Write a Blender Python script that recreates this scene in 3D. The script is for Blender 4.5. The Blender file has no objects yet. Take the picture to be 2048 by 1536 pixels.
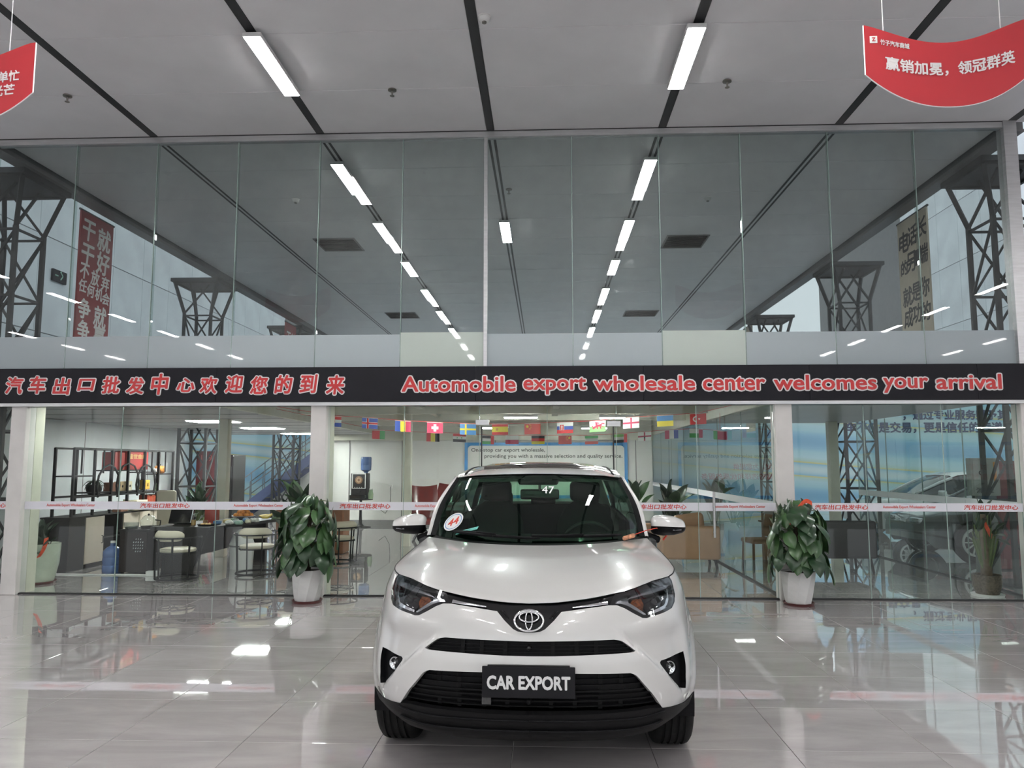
import bpy, bmesh, math, random
import numpy as np
from mathutils import Vector, Matrix
from mathutils.geometry import delaunay_2d_cdt, tessellate_polygon
R = math.radians
rnd = random.Random(7)
SC = bpy.context.scene
COL = SC.collection

# ------------------------------------------------------------------ camera
FPX, CAM_H = 1540.0, 1.63
THETA = math.atan(160/FPX)
PSI = math.atan(66/FPX*math.cos(THETA))
cam = bpy.data.cameras.new('camera'); cam_o = bpy.data.objects.new('camera', cam); COL.objects.link(cam_o)
cam.sensor_fit = 'HORIZONTAL'; cam.sensor_width = 36.0; cam.lens = 36.0*FPX/2048
cam.clip_start = .05; cam.clip_end = 300
cam_o.location = (0, 0, CAM_H); cam_o.rotation_euler = (R(90)+THETA, 0, PSI)
SC.camera = cam_o
# ------------------------------------------------------------------ world, exposure
w = bpy.data.worlds.new('world'); SC.world = w; w.use_nodes = True
w.node_tree.nodes['Background'].inputs[0].default_value = (.80, .86, .92, 1)
w.node_tree.nodes['Background'].inputs[1].default_value = 1.0
SC.view_settings.view_transform = 'Standard'; SC.view_settings.look = 'None'
SC.view_settings.gamma = 1; SC.view_settings.use_curve_mapping = False
SC.view_settings.exposure = 0.42
TUBE = 60.0        # emission of the ceiling tube lights
WINDOW_FILL = 1.5          # glow of the windows added behind the camera to light the car
try:
    SC.cycles.max_bounces = 6; SC.cycles.diffuse_bounces = 3; SC.cycles.glossy_bounces = 3; SC.cycles.transparent_max_bounces = 20; SC.cycles.light_sampling_threshold = .02; SC.cycles.use_light_tree = False
    SC.cycles.caustics_reflective = False; SC.cycles.caustics_refractive = False
    SC.cycles.sample_clamp_indirect = 6
except Exception: pass

# ------------------------------------------------------------------ helpers
def rotm(rot): return Matrix.Rotation(rot[2], 3, 'Z') @ Matrix.Rotation(rot[1], 3, 'Y') @ Matrix.Rotation(rot[0], 3, 'X')
class MB:
    def __init__(s): s.v = []; s.f = []
    def add(s, vs, fs):
        o = len(s.v); s.v += [tuple(map(float, q)) for q in vs]; s.f += [tuple(o+i for i in f) for f in fs]; return s
    def box(s, c, d, rot=None):
        x, y, z = d[0]/2, d[1]/2, d[2]/2
        vs = [Vector((a*x, b*y, e*z)) for e in (-1, 1) for b in (-1, 1) for a in (-1, 1)]
        if rot: m = rotm(rot); vs = [m @ q for q in vs]
        return s.add([(q.x+c[0], q.y+c[1], q.z+c[2]) for q in vs], [(0,2,3,1),(4,5,7,6),(0,1,5,4),(1,3,7,5),(3,2,6,7),(2,0,4,6)])
    def bb(s, x0, x1, y0, y1, z0, z1): return s.box(((x0+x1)/2,(y0+y1)/2,(z0+z1)/2),(abs(x1-x0),abs(y1-y0),abs(z1-z0)))
    def rbox(s, c, d, r=.02, rot=None, n=3):
        """box with rounded vertical-profile edges: stacked rounded rectangles"""
        bm = bmesh.new(); bmesh.ops.create_cube(bm, size=1)
        for q in bm.verts: q.co = Vector((q.co.x*d[0], q.co.y*d[1], q.co.z*d[2]))
        bmesh.ops.bevel(bm, geom=bm.edges[:], offset=min(r, min(d)*.49), segments=n, profile=.5, affect='EDGES')
        m = rotm(rot) if rot else Matrix.Identity(3)
        bm.verts.index_update()
        vs = [m @ q.co + Vector(c) for q in bm.verts]; fs = [[q.index for q in f.verts] for f in bm.faces]
        bm.free(); return s.add(vs, fs)
    def bar(s, p0, p1, w, h=None, up=(0,0,1)):
        p0, p1 = Vector(p0), Vector(p1); d = (p1-p0)
        if d.length < 1e-6: return s
        d.normalize(); h = h or w; u = Vector(up)
        if abs(d.dot(u)) > .97: u = Vector((1,0,0))
        a = d.cross(u).normalized(); b = a.cross(d).normalized()
        vs = [p+a*i*w/2+b*j*h/2 for p in (p0, p1) for i, j in ((-1,-1),(1,-1),(1,1),(-1,1))]
        return s.add(vs, [(0,3,2,1),(4,5,6,7),(0,1,5,4),(1,2,6,5),(2,3,7,6),(3,0,4,7)])
    def tube(s, pts, r, n=8, caps=True):
        P = [Vector(p) for p in pts]; m = len(P); rr = r if isinstance(r, (list, tuple)) else [r]*m
        vs = []; up = Vector((0,0,1)); pa = None
        for i, p in enumerate(P):
            t = (P[min(i+1, m-1)]-P[max(i-1, 0)])
            t = t.normalized() if t.length > 1e-9 else Vector((0,0,1))
            if pa is None:
                a = t.cross(up) if abs(t.dot(up)) < .95 else t.cross(Vector((1,0,0)))
            else: a = pa - t*pa.dot(t)
            a.normalize(); pa = a; b = t.cross(a)
            for k in range(n):
                an = 2*math.pi*k/n; vs.append(p+(a*math.cos(an)+b*math.sin(an))*rr[i])
        fs = [(i*n+k, i*n+(k+1)%n, (i+1)*n+(k+1)%n, (i+1)*n+k) for i in range(m-1) for k in range(n)]
        if caps: fs += [tuple(range(n-1, -1, -1)), tuple((m-1)*n+k for k in range(n))]
        return s.add(vs, fs)
    def cyl(s, p0, p1, r0, r1=None, n=20): return s.tube([p0, p1], [r0, r0 if r1 is None else r1], n)
    def lathe(s, prof, n=28, c=(0,0,0), axis='Z', fac=None):
        vs = []
        for r, z in prof:
            for k in range(n):
                a = 2*math.pi*k/n; x, y = r*math.cos(a), r*math.sin(a)
                q = (x, y, z) if axis == 'Z' else ((z, x, y) if axis == 'X' else (x, z, y))
                vs.append((q[0]+c[0], q[1]+c[1], q[2]+c[2]))
        m = len(prof)
        fs = [(i*n+k, i*n+(k+1)%n, (i+1)*n+(k+1)%n, (i+1)*n+k) for i in range(m-1) for k in range(n)]
        if axis == 'Y': fs = [f[::-1] for f in fs]
        return s.add(vs, fs)
    def grid(s, P, flip=False, closed=False):
        n, m = len(P), len(P[0])
        vs = [p for row in P for p in row]
        fs = [(i*m+j, i*m+(j+1), (i+1)*m+(j+1), (i+1)*m+j) for i in range(n-1) for j in range(m-1)]
        if flip: fs = [f[::-1] for f in fs]
        return s.add(vs, fs)
    def prism(s, poly, h, fn):
        """polygon (a,b) extruded 0..h ; fn(a,b,c)->xyz"""
        n = len(poly); ar = sum(poly[i][0]*poly[(i+1) % n][1]-poly[(i+1) % n][0]*poly[i][1] for i in range(n))
        if ar < 0: poly = poly[::-1]
        vs = [fn(a, b, 0) for a, b in poly]+[fn(a, b, h) for a, b in poly]
        tri = tessellate_polygon([[Vector((a, b, 0)) for a, b in poly]])
        fs = [tuple(t) for t in tri]; out = []
        for t in fs:
            (ax, ay), (bx, by), (cx, cy) = [poly[i] for i in t]
            if (bx-ax)*(cy-ay)-(by-ay)*(cx-ax) < 0: t = t[::-1]
            out.append(t[::-1]); out.append(tuple(i+n for i in t))
        out += [(i, (i+1) % n, n+(i+1) % n, n+i) for i in range(n)]
        return s.add(vs, out)
    def ball(s, c, r, n=12, m=8):
        rr = r if isinstance(r, (list, tuple)) else (r, r, r)
        vs = [(c[0], c[1], c[2]-rr[2])]
        for i in range(1, m):
            t = -math.pi/2+math.pi*i/m
            for k in range(n):
                a = 2*math.pi*k/n; vs.append((c[0]+rr[0]*math.cos(t)*math.cos(a), c[1]+rr[1]*math.cos(t)*math.sin(a), c[2]+rr[2]*math.sin(t)))
        vs.append((c[0], c[1], c[2]+rr[2])); N = len(vs)-1
        fs = [(0, 1+(k+1) % n, 1+k) for k in range(n)]
        fs += [(1+i*n+k, 1+i*n+(k+1) % n, 1+(i+1)*n+(k+1) % n, 1+(i+1)*n+k) for i in range(m-2) for k in range(n)]
        fs += [(1+(m-2)*n+k, 1+(m-2)*n+(k+1) % n, N) for k in range(n)]
        return s.add(vs, fs)
    def mesh(s, name, mat, smooth=False):
        me = bpy.data.meshes.new(name); me.from_pydata(s.v, [], s.f); me.update()
        if mat is not None: me.materials.append(mat)
        if smooth: me.shade_smooth() if smooth is True else (me.shade_smooth(), me.set_sharp_from_angle(angle=R(smooth)))
        return me
    def build(s, name, mat, parent=None, smooth=False, loc=None, rot=None):
        return link(name, s.mesh(name, mat, smooth), parent, loc, rot)
def link(name, me, parent=None, loc=None, rot=None):
    o = bpy.data.objects.new(name, me); COL.objects.link(o)
    if parent is not None: o.parent = parent
    if loc is not None: o.location = loc
    if rot is not None: o.rotation_euler = rot
    return o
def tag(o, label=None, cat=None, group=None, kind=None):
    if label: o['label'] = label
    if cat: o['category'] = cat
    if group: o['group'] = group
    if kind: o['kind'] = kind
    return o
def thing(name, label, cat, loc=(0,0,0), rz=0, group=None):
    o = bpy.data.objects.new(name, None); COL.objects.link(o); o.empty_display_size = .1
    o.location = loc; o.rotation_euler = (0, 0, rz)
    return tag(o, label, cat, group)
def copy_tree(o, parent=None):
    c = o.copy(); COL.objects.link(c); c.parent = parent
    for ch in [q for q in bpy.data.objects if q.parent == o]: copy_tree(ch, c)
    return c
def struct(name, mb, mat, parent=None, smooth=False):
    o = mb.build(name, mat, parent, smooth)
    if parent is None: o['kind'] = 'structure'
    return o

# ------------------------------------------------------------------ materials
def nt(name):
    m = bpy.data.materials.new(name); m.use_nodes = True
    t = m.node_tree; return m, t, t.nodes, t.links, t.nodes['Principled BSDF']
def mat(name, col, rough=.5, metal=0, var=.06, scale=6, bump=0, coat=0, spec=.5, emit=None, est=0, alpha=1, trans=0, stretch=None):
    m, t, N, L, b = nt(name)
    b.inputs['Roughness'].default_value = rough; b.inputs['Metallic'].default_value = metal
    b.inputs['Coat Weight'].default_value = coat; b.inputs['Coat Roughness'].default_value = .03
    b.inputs['Specular IOR Level'].default_value = spec; b.inputs['Alpha'].default_value = alpha
    b.inputs['Transmission Weight'].default_value = trans
    c = (*col, 1)
    if var > 0:
        tc = N.new('ShaderNodeTexCoord'); nz = N.new('ShaderNodeTexNoise'); nz.inputs['Scale'].default_value = scale; nz.inputs['Detail'].default_value = 4
        src = tc.outputs['Object']
        if stretch:
            mp = N.new('ShaderNodeMapping'); mp.inputs['Scale'].default_value = stretch; L.new(src, mp.inputs[0]); src = mp.outputs[0]
        L.new(src, nz.inputs['Vector'])
        r = N.new('ShaderNodeValToRGB'); r.color_ramp.elements[0].position = .3; r.color_ramp.elements[1].position = .7
        r.color_ramp.elements[0].color = tuple(max(0, q*(1-var)) for q in col)+(1,); r.color_ramp.elements[1].color = tuple(min(1, q*(1+var)) for q in col)+(1,)
        L.new(nz.outputs['Fac'], r.inputs[0]); L.new(r.outputs[0], b.inputs['Base Color'])
        if bump:
            bp = N.new('ShaderNodeBump'); bp.inputs['Strength'].default_value = bump; bp.inputs['Distance'].default_value = .02
            L.new(nz.outputs['Fac'], bp.inputs['Height']); L.new(bp.outputs[0], b.inputs['Normal'])
    else: b.inputs['Base Color'].default_value = c
    if emit: b.inputs['Emission Color'].default_value = (*emit, 1); b.inputs['Emission Strength'].default_value = est
    return m
def emis(name, col, st):
    m = bpy.data.materials.new(name); m.use_nodes = True; N = m.node_tree.nodes; N.clear()
    e = N.new('ShaderNodeEmission'); e.inputs[0].default_value = (*col, 1); e.inputs[1].default_value = st
    o = N.new('ShaderNodeOutputMaterial'); m.node_tree.links.new(e.outputs[0], o.inputs[0]); return m
def glass(name, tint, refl=1.0, dirt=0.0, dcol=(.6,.62,.6), rough=0.0, ior=1.5):
    """thin architectural glass: tinted see-through, Fresnel mirror on the outside faces, optional smears"""
    m = bpy.data.materials.new(name); m.use_nodes = True; t = m.node_tree; N = t.nodes; L = t.links; N.clear()
    tr = N.new('ShaderNodeBsdfTransparent'); tr.inputs[0].default_value = (*tint, 1)
    gl = N.new('ShaderNodeBsdfGlossy'); gl.inputs['Roughness'].default_value = rough
    fr = N.new('ShaderNodeFresnel'); fr.inputs[0].default_value = ior
    mu = N.new('ShaderNodeMath'); mu.operation = 'MULTIPLY'; mu.inputs[1].default_value = refl; mu.use_clamp = True; L.new(fr.outputs[0], mu.inputs[0])
    ge = N.new('ShaderNodeNewGeometry'); sb = N.new('ShaderNodeMath'); sb.operation = 'SUBTRACT'; sb.inputs[0].default_value = 1; L.new(ge.outputs['Backfacing'], sb.inputs[1])
    m2 = N.new('ShaderNodeMath'); m2.operation = 'MULTIPLY'; L.new(mu.outputs[0], m2.inputs[0]); L.new(sb.outputs[0], m2.inputs[1])
    base = tr.outputs[0]
    if dirt:
        tc = N.new('ShaderNodeTexCoord'); nz = N.new('ShaderNodeTexNoise'); nz.inputs['Scale'].default_value = 1.6; nz.inputs['Detail'].default_value = 8; nz.inputs['Roughness'].default_value = .65
        L.new(tc.outputs['Object'], nz.inputs['Vector'])
        rp = N.new('ShaderNodeMapRange'); rp.inputs[1].default_value = .42; rp.inputs[2].default_value = .78; rp.inputs[3].default_value = dirt*.35; rp.inputs[4].default_value = dirt*2.2
        L.new(nz.outputs['Fac'], rp.inputs[0])
        df = N.new('ShaderNodeBsdfDiffuse'); df.inputs[0].default_value = (*dcol, 1)
        mx = N.new('ShaderNodeMixShader'); L.new(rp.outputs[0], mx.inputs[0]); L.new(tr.outputs[0], mx.inputs[1]); L.new(df.outputs[0], mx.inputs[2]); base = mx.outputs[0]
    mx = N.new('ShaderNodeMixShader'); L.new(m2.outputs[0], mx.inputs[0]); L.new(base, mx.inputs[1]); L.new(gl.outputs[0], mx.inputs[2])
    o = N.new('ShaderNodeOutputMaterial'); L.new(mx.outputs[0], o.inputs[0]); return m
def frosted(name, col, keep=.25):
    m = bpy.data.materials.new(name); m.use_nodes = True; t = m.node_tree; N = t.nodes; L = t.links; N.clear()
    tl = N.new('ShaderNodeBsdfTranslucent'); tl.inputs[0].default_value = (*col, 1)
    df = N.new('ShaderNodeBsdfDiffuse'); df.inputs[0].default_value = (*col, 1)
    tr = N.new('ShaderNodeBsdfTransparent'); a = N.new('ShaderNodeMixShader'); a.inputs[0].default_value = .5
    L.new(tl.outputs[0], a.inputs[1]); L.new(df.outputs[0], a.inputs[2])
    b = N.new('ShaderNodeMixShader'); b.inputs[0].default_value = keep; L.new(a.outputs[0], b.inputs[1]); L.new(tr.outputs[0], b.inputs[2])
    gl = N.new('ShaderNodeBsdfGlossy'); gl.inputs['Roughness'].default_value = .02; fr = N.new('ShaderNodeFresnel'); fr.inputs[0].default_value = 1.5
    ge = N.new('ShaderNodeNewGeometry'); sb = N.new('ShaderNodeMath'); sb.operation = 'SUBTRACT'; sb.inputs[0].default_value = 1; L.new(ge.outputs['Backfacing'], sb.inputs[1])
    mu = N.new('ShaderNodeMath'); mu.operation = 'MULTIPLY'; L.new(fr.outputs[0], mu.inputs[0]); L.new(sb.outputs[0], mu.inputs[1])
    c = N.new('ShaderNodeMixShader'); L.new(mu.outputs[0], c.inputs[0]); L.new(b.outputs[0], c.inputs[1]); L.new(gl.outputs[0], c.inputs[2]); b = c
    o = N.new('ShaderNodeOutputMaterial'); L.new(b.outputs[0], o.inputs[0]); return m

def at(px, py, Y):
    """world point at depth Y for a photograph position"""
    m = cam_o.rotation_euler.to_matrix(); d = m @ Vector(((px-1024)/FPX, (768-py)/FPX, -1)); t = Y/d.y
    return Vector((d.x*t, Y, CAM_H+d.z*t))
# ------------------------------------------------------------------ lettering
def text_mb(body, size, depth=.002, bold=0.0, align='CENTER', shear=0, space=1.0, wx=1.0):
    cu = bpy.data.curves.new('t', 'FONT'); cu.body = body; cu.size = size; cu.align_x = align; cu.align_y = 'CENTER'
    cu.extrude = depth/2; cu.offset = bold; cu.shear = shear; cu.space_character = space; cu.resolution_u = 3
    o = bpy.data.objects.new('t', cu); COL.objects.link(o)
    me = bpy.data.meshes.new_from_object(o.evaluated_get(bpy.context.evaluated_depsgraph_get()))
    vs = [(q.co.x*wx, q.co.y, q.co.z) for q in me.vertices]; fs = [tuple(p.vertices) for p in me.polygons]
    bpy.data.objects.remove(o); bpy.data.curves.remove(cu); bpy.data.meshes.remove(me)
    m = MB(); m.add(vs, fs); return m
def fit(m, w, h=None):
    """scale lettering to a width (and height), centred on its own box"""
    a = np.array(m.v); lo, hi = a.min(0), a.max(0); c = (lo+hi)/2
    kx = w/(hi[0]-lo[0]); ky = kx if h is None else h/(hi[1]-lo[1])
    m.v = [((x-c[0])*kx, (y-c[1])*ky, z) for x, y, z in m.v]; return m
def xf(m, fn): m.v = [tuple(map(float, fn(*q))) for q in m.v]; return m
def facing(m, x, y, z): return xf(m, lambda a, b, c: (x+a, y-c, z+b))       # reads from -Y
def embolden(m, r, n=8):
    v0, f0 = list(m.v), list(m.f); o = MB(); o.add(v0, f0)
    for k in range(n):
        a = 2*math.pi*k/n; o.add([(x+r*math.cos(a), y+r*math.sin(a), z-4e-5*(k+1)) for x, y, z in v0], f0)
    return o
def coons(c0, c1, d0, d1):
    """c0,c1: rows along u (v=0, v=1); d0,d1: columns along v (u=0,u=1); arrays of xyz"""
    c0, c1, d0, d1 = map(np.asarray, (c0, c1, d0, d1)); n, m = len(d0), len(c0); P = np.zeros((n, m, 3))
    for i in range(n):
        v = i/(n-1)
        for j in range(m):
            u = j/(m-1)
            P[i, j] = (1-v)*c0[j]+v*c1[j]+(1-u)*d0[i]+u*d1[i]-((1-u)*(1-v)*c0[0]+u*(1-v)*c0[-1]+(1-u)*v*c1[0]+u*v*c1[-1])
    return P
def resamp(pts, n, lin=False):
    P = np.array(pts, float) if lin else crom(pts, 16)
    d = np.concatenate([[0], np.cumsum(np.linalg.norm(np.diff(P, axis=0), axis=1))]); t = np.linspace(0, d[-1], n)
    return np.stack([np.interp(t, d, P[:, k]) for k in range(P.shape[1])], 1)
import bisect
# ---- car shell geometry: a plan contour (arc length s) and a vertical inset profile ----
def crom(pts, n=24):
    P = [np.array(p, float) for p in pts]
    P = [2*P[0]-P[1]] + P + [2*P[-1]-P[-2]]
    out = []
    for i in range(1, len(P)-2):
        for k in range(n):
            t = k/n
            a, b, c, d = P[i-1], P[i], P[i+1], P[i+2]
            out.append(.5*((2*b)+(c-a)*t+(2*a-5*b+4*c-d)*t*t+(-a+3*b-3*c+d)*t**3))
    out.append(P[-2])
    return np.array(out)
def sst(a, b, x):
    t = (x-a)/(b-a); t = 0. if t < 0 else (1. if t > 1 else t)
    return t*t*(3-2*t)
_half = [(0,0),(.15,.004),(.3,.018),(.45,.046),(.58,.092),(.69,.165),(.77,.255),(.826,.36),(.862,.48),(.884,.62),(.895,.8),(.897,1.0),(.895,1.5),(.895,2.3),(.895,3.2),(.88,3.8),(.84,4.2),(.72,4.42),(.45,4.53),(0,4.57)]
_m = [(-x, y) for x, y in _half[1:3]]
_pl = crom([(-.3,.018),(-.15,.004)] + _half + [(-.45,4.53)])
_i0 = 2*24
_pl = _pl[_i0:-24]
_sl = np.concatenate([[0], np.cumsum(np.hypot(*np.diff(_pl, axis=0).T))])
S_MAX = float(_sl[-1])
_ta = np.gradient(_pl, axis=0); _ta /= np.linalg.norm(_ta, axis=1)[:, None]
_pf = ([.16,.20,.24,.28,.34,.42,.5,.58,.66,.70,.76,.80,.85,.9,.93,1.0,1.06,1.2],[.36,.30,.20,.11,.05,.016,0,0,.010,.018,.028,.036,.052,.076,.098,.18,.27,.5])
_ps = ([.16,.24,.3,.45,.6,.75,.85,.93,1.0,1.06,1.12,1.2],[.14,.05,.02,0,0,.004,.012,.028,.056,.095,.140,.19])
AXF, AXR = .93, 3.59
def pin(x, X, Y):
    if x <= X[0]: return Y[0]
    if x >= X[-1]: return Y[-1]
    i = bisect.bisect_right(X, x)-1
    return Y[i]+(Y[i+1]-Y[i])*(x-X[i])/(X[i+1]-X[i])
_slL = _sl.tolist(); _tab = [tuple(map(float, (p[0], p[1], q[0], q[1]))) for p, q in zip(_pl, _ta)]
def inset(s, z, y):
    w = sst(.25, .75, y)
    v = (1-w)*pin(z, *_pf) + w*pin(z, *_ps)
    for ax in (AXF, AXR):                       # wheel-arch flares
        r = math.hypot(y-ax, z-.36)
        v = v - .026*math.exp(-((r-.40)/.075)**2)*sst(.2, .4, r)
    return v
def leg_crease(s, z):                            # hollow outside the bumper leg
    x = abs(s)
    # line from (.56,.70) to (.86,.47)
    d = ((x-.56)*.23 + (z-.70)*.30)/math.hypot(.23, .30)
    m = sst(-.004, .026, d)*sst(.44, .52, z)*(1-sst(.72, .83, z))*(1-sst(.86, 1.02, x))
    return .030*m
def shell(s, z):
    a = min(abs(s), S_MAX)
    i = min(max(bisect.bisect_right(_slL, a)-1, 0), len(_slL)-2); q = (a-_slL[i])/(_slL[i+1]-_slL[i])
    A, B = _tab[i], _tab[i+1]
    x, y, tx, ty = [A[k]+(B[k]-A[k])*q for k in range(4)]
    n = math.hypot(tx, ty); nx, ny = ty/n, -tx/n   # outward
    k = inset(a, z, y) + leg_crease(a, z)
    x, y = x-nx*k, y-ny*k
    return np.array([math.copysign(max(x, 0), s) if s else 0.0, y, z])
# ------------------------------------------------------------------ setting: floor, ceiling, glass front
FY, ZC = 9.65, 5.95
def tile_mat(name, col, rough):
    m, t, N, L, b = nt(name)
    tc = N.new('ShaderNodeTexCoord'); ge = N.new('ShaderNodeNewGeometry')
    oi = N.new('ShaderNodeObjectInfo')
    mp = N.new('ShaderNodeMapping'); mp.inputs['Rotation'].default_value = (0, 0, .5); mp.inputs['Scale'].default_value = (.9, 3.2, 1); L.new(ge.outputs['Position'], mp.inputs[0])
    ad = N.new('ShaderNodeVectorMath'); ad.operation = 'ADD'; L.new(mp.outputs[0], ad.inputs[0])
    cb = N.new('ShaderNodeCombineXYZ'); L.new(oi.outputs['Random'], cb.inputs[2]); L.new(cb.outputs[0], ad.inputs[1])
    nz = N.new('ShaderNodeTexNoise'); nz.inputs['Scale'].default_value = 1.3; nz.inputs['Detail'].default_value = 7; nz.inputs['Roughness'].default_value = .6; nz.inputs['Distortion'].default_value = .8
    L.new(ad.outputs[0], nz.inputs['Vector'])
    r = N.new('ShaderNodeValToRGB'); r.color_ramp.elements[0].position = .30; r.color_ramp.elements[1].position = .72
    r.color_ramp.elements[0].color = tuple(q*.84 for q in col)+(1,); r.color_ramp.elements[1].color = tuple(min(1, q*1.10) for q in col)+(1,)
    L.new(nz.outputs['Fac'], r.inputs[0]); L.new(r.outputs[0], b.inputs['Base Color'])
    b.inputs['Roughness'].default_value = rough; b.inputs['Specular IOR Level'].default_value = .6; b.inputs['Coat Weight'].default_value = 1.0; b.inputs['Coat Roughness'].default_value = .01; b.inputs['Coat IOR'].default_value = 1.9
    n2 = N.new('ShaderNodeTexNoise'); n2.inputs['Scale'].default_value = 3.0; n2.inputs['Detail'].default_value = 1; L.new(ge.outputs['Position'], n2.inputs['Vector'])
    bp = N.new('ShaderNodeBump'); bp.inputs['Strength'].default_value = .03; bp.inputs['Distance'].default_value = .008; L.new(n2.outputs['Fac'], bp.inputs['Height']); L.new(bp.outputs[0], b.inputs['Normal']); L.new(bp.outputs[0], b.inputs['Coat Normal'])
    return m
M_tile = tile_mat('polished_grey_tile', (.64,.602,.605), .03)
M_grout = mat('grout', (.16,.155,.15), .8, var=.1)
M_panel = mat('ceiling_panel_grey', (.84,.84,.86), .42, var=.04, scale=1.5)
M_seam = mat('dark_channel', (.02,.02,.022), .5, var=.1)
M_gap = mat('panel_gap', (.20,.20,.20), .7, var=.1)
M_alu = mat('brushed_aluminium', (.55,.55,.56), .35, .8, var=.08, scale=4, stretch=(1,1,12))
M_post = mat('white_painted_steel', (.70,.68,.66), .45, var=.07, scale=3)
M_beige = mat('cream_steel', (.66,.66,.56), .5, var=.05)
M_wallw = mat('white_wall_board', (.72,.72,.70), .55, var=.04, scale=2)
M_wallg = mat('grey_blue_board', (.78,.82,.85), .5, var=.08, scale=1.2)
M_track = mat('black_floor_track', (.015,.015,.016), .5, var=.1)
M_truss = mat('dark_steel', (.032,.034,.037), .6, .0, var=.2, scale=8)
M_sign = mat('black_sign_sheet', (.010,.010,.014), .6, var=.1, scale=3, spec=.25)
M_glassU = glass('upper_glass', (.73,.765,.755), 1.15, .045, (.55,.58,.57))
M_glassL = glass('lower_glass', (.90,.94,.92), .75)
M_edge = mat('glass_edge_green', (.42,.55,.50), .15, var=.1, trans=.3)
M_frA = frosted('frosted_film_pale_green', (.86,.92,.87), .08)
M_frB = frosted('frosted_film_blue_grey', (.72,.78,.81), .10)
M_vinyl = mat('white_vinyl', (.80,.80,.86), .45, var=0)
M_vred = mat('vinyl_red', (.62,.06,.05), .5, var=0)

# floor: slabs beyond, single tiles where they can be told apart
TX0, TXS, TY0, TYS = -.99, .797, 4.66, .785
tx = [TX0+TXS*k for k in range(-8, 9)]; ty = [TY0+TYS*k for k in range(-2, 12)]
fx0, fx1, fy0, fy1 = tx[0], tx[-1], ty[0], ty[-1]
fl = MB(); fl.bb(fx0, fx1, fy0, fy1, -.30, -.006)
floor = struct('floor', fl, M_grout)
b = MB(); b.bb(-21, fx0, -13, 46, -.3, 0); b.bb(fx1, 21, -13, 46, -.3, 0); b.bb(fx0, fx1, -13, fy0, -.3, 0); b.bb(fx0, fx1, fy1, 46, -.3, 0)
b.build('outer_paving', M_tile, floor)
g = .0035
tm = MB(); hx, hy = TXS/2-g/2, TYS/2-g/2
tm.add([(-hx,-hy,-.012),(hx,-hy,-.012),(hx,hy,-.012),(-hx,hy,-.012),(-hx,-hy,-.001),(hx,-hy,-.001),(hx,hy,-.001),(-hx,hy,-.001),(-hx+.0015,-hy+.0015,0),(hx-.0015,-hy+.0015,0),(hx-.0015,hy-.0015,0),(-hx+.0015,hy-.0015,0)],
       [(0,1,5,4),(1,2,6,5),(2,3,7,6),(3,0,4,7),(4,5,9,8),(5,6,10,9),(6,7,11,10),(7,4,8,11),(8,9,10,11)])
tme = tm.mesh('floor_tile', M_tile)
for i in range(len(tx)-1):
    for j in range(len(ty)-1): link('floor_tile', tme, floor, (tx[i]+TXS/2, ty[j]+TYS/2, 0))

# ceiling: bays of panels between dark channels
bx = [-7.33, -5.16, -2.93, -.69, 1.53, 3.77, 5.92]
cl = MB(); cl.bb(bx[0], bx[-1], -13, 46, ZC+.03, ZC+.18)
ceil = struct('ceiling', cl, M_gap)
b = MB(); b.bb(-21, bx[0], -13, FY, ZC, ZC+.15); b.bb(bx[-1], 21, -13, FY, ZC, ZC+.15); b.bb(bx[0], bx[-1], -13, 3.72, ZC, ZC+.1); b.bb(bx[0], bx[-1], 32.4, 46, ZC, ZC+.1)
b.build('far_ceiling_sheet', M_panel, ceil)
PY = [9.65+1.195*k for k in range(-5, 20)]
cw = {}
for i in range(6):
    w_ = bx[i+1]-bx[i]-.10; mm = MB(); mm.rbox((0,0,.02), (w_, 1.189, .04), .004, n=1); me = mm.mesh('ceiling_panel', M_panel)
    for j in range(len(PY)-1): link('ceiling_panel', me, ceil, ((bx[i]+bx[i+1])/2, (PY[j]+PY[j+1])/2, ZC))
for i, x in enumerate(bx):
    b = MB(); b.bb(x-.05, x+.05, 3.7, FY-.02, ZC-.004, ZC+.03); b.build('channel_strip', M_seam, ceil)
    if 0 < i < 6:
        b = MB(); b.bb(x-.055, x-.02, FY+.05, 32.4, ZC-.004, ZC+.03); b.bb(x+.02, x+.055, FY+.05, 32.4, ZC-.004, ZC+.03); b.build('channel_strip', M_seam, ceil)  # second line stands for the channel's reflection in the glass
        b = MB(); b.bb(x-.02, x+.02, FY+.05, 32.4, ZC-.002, ZC+.03); b.build('reflection_spacer', M_panel, ceil)
for x, nm in ((bx[0]-.10, 'trim_1'), (bx[-1]+.10, 'trim_2')):      # edge beams of the hall ceiling
    b = MB(); b.bb(x-.09, x+.09, FY+.05, 46, ZC-.07, ZC+.12); b.bb(x-.11, x+.11, FY+.05, 46, ZC-.10, ZC-.07); struct(nm, b, mat(nm+'_steel', (.16,.16,.165), .5, var=.1))

# outer shell of the hall
def wall(name, x0, x1, y0, y1, z0, z1, m): return struct(name, MB().bb(x0, x1, y0, y1, z0, z1), m)
wb_ = MB(); wb_.bb(-21, 21, -13.3, -13, 0, 1.0); wb_.bb(-21, 21, -13.3, -13, 4.6, 6.1)
WX = [-21,-18,-15,-12,-9,-6,-3,0,3,6,9,12,15,18,21]
for x in WX: wb_.bb(x-.25, x+.25, -13.3, -13, 1.0, 4.6)
wback = struct('wall_back', wb_, M_wallw)
for i in range(len(WX)-1):
    pw = struct('window_%d' % (i+3), MB().bb(WX[i]+.25, WX[i+1]-.25, -13.25, -13.2, 1.0, 4.6), emis('fill_pane_%d' % i, (.93,.97,1.0), WINDOW_FILL))  # unseen glowing windows, added to light the front of the car
    MB().bb(WX[i]+1.46, WX[i]+1.54, -13.2, -13.1, 1.0, 4.6).build('mullion', M_alu, pw)
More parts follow.
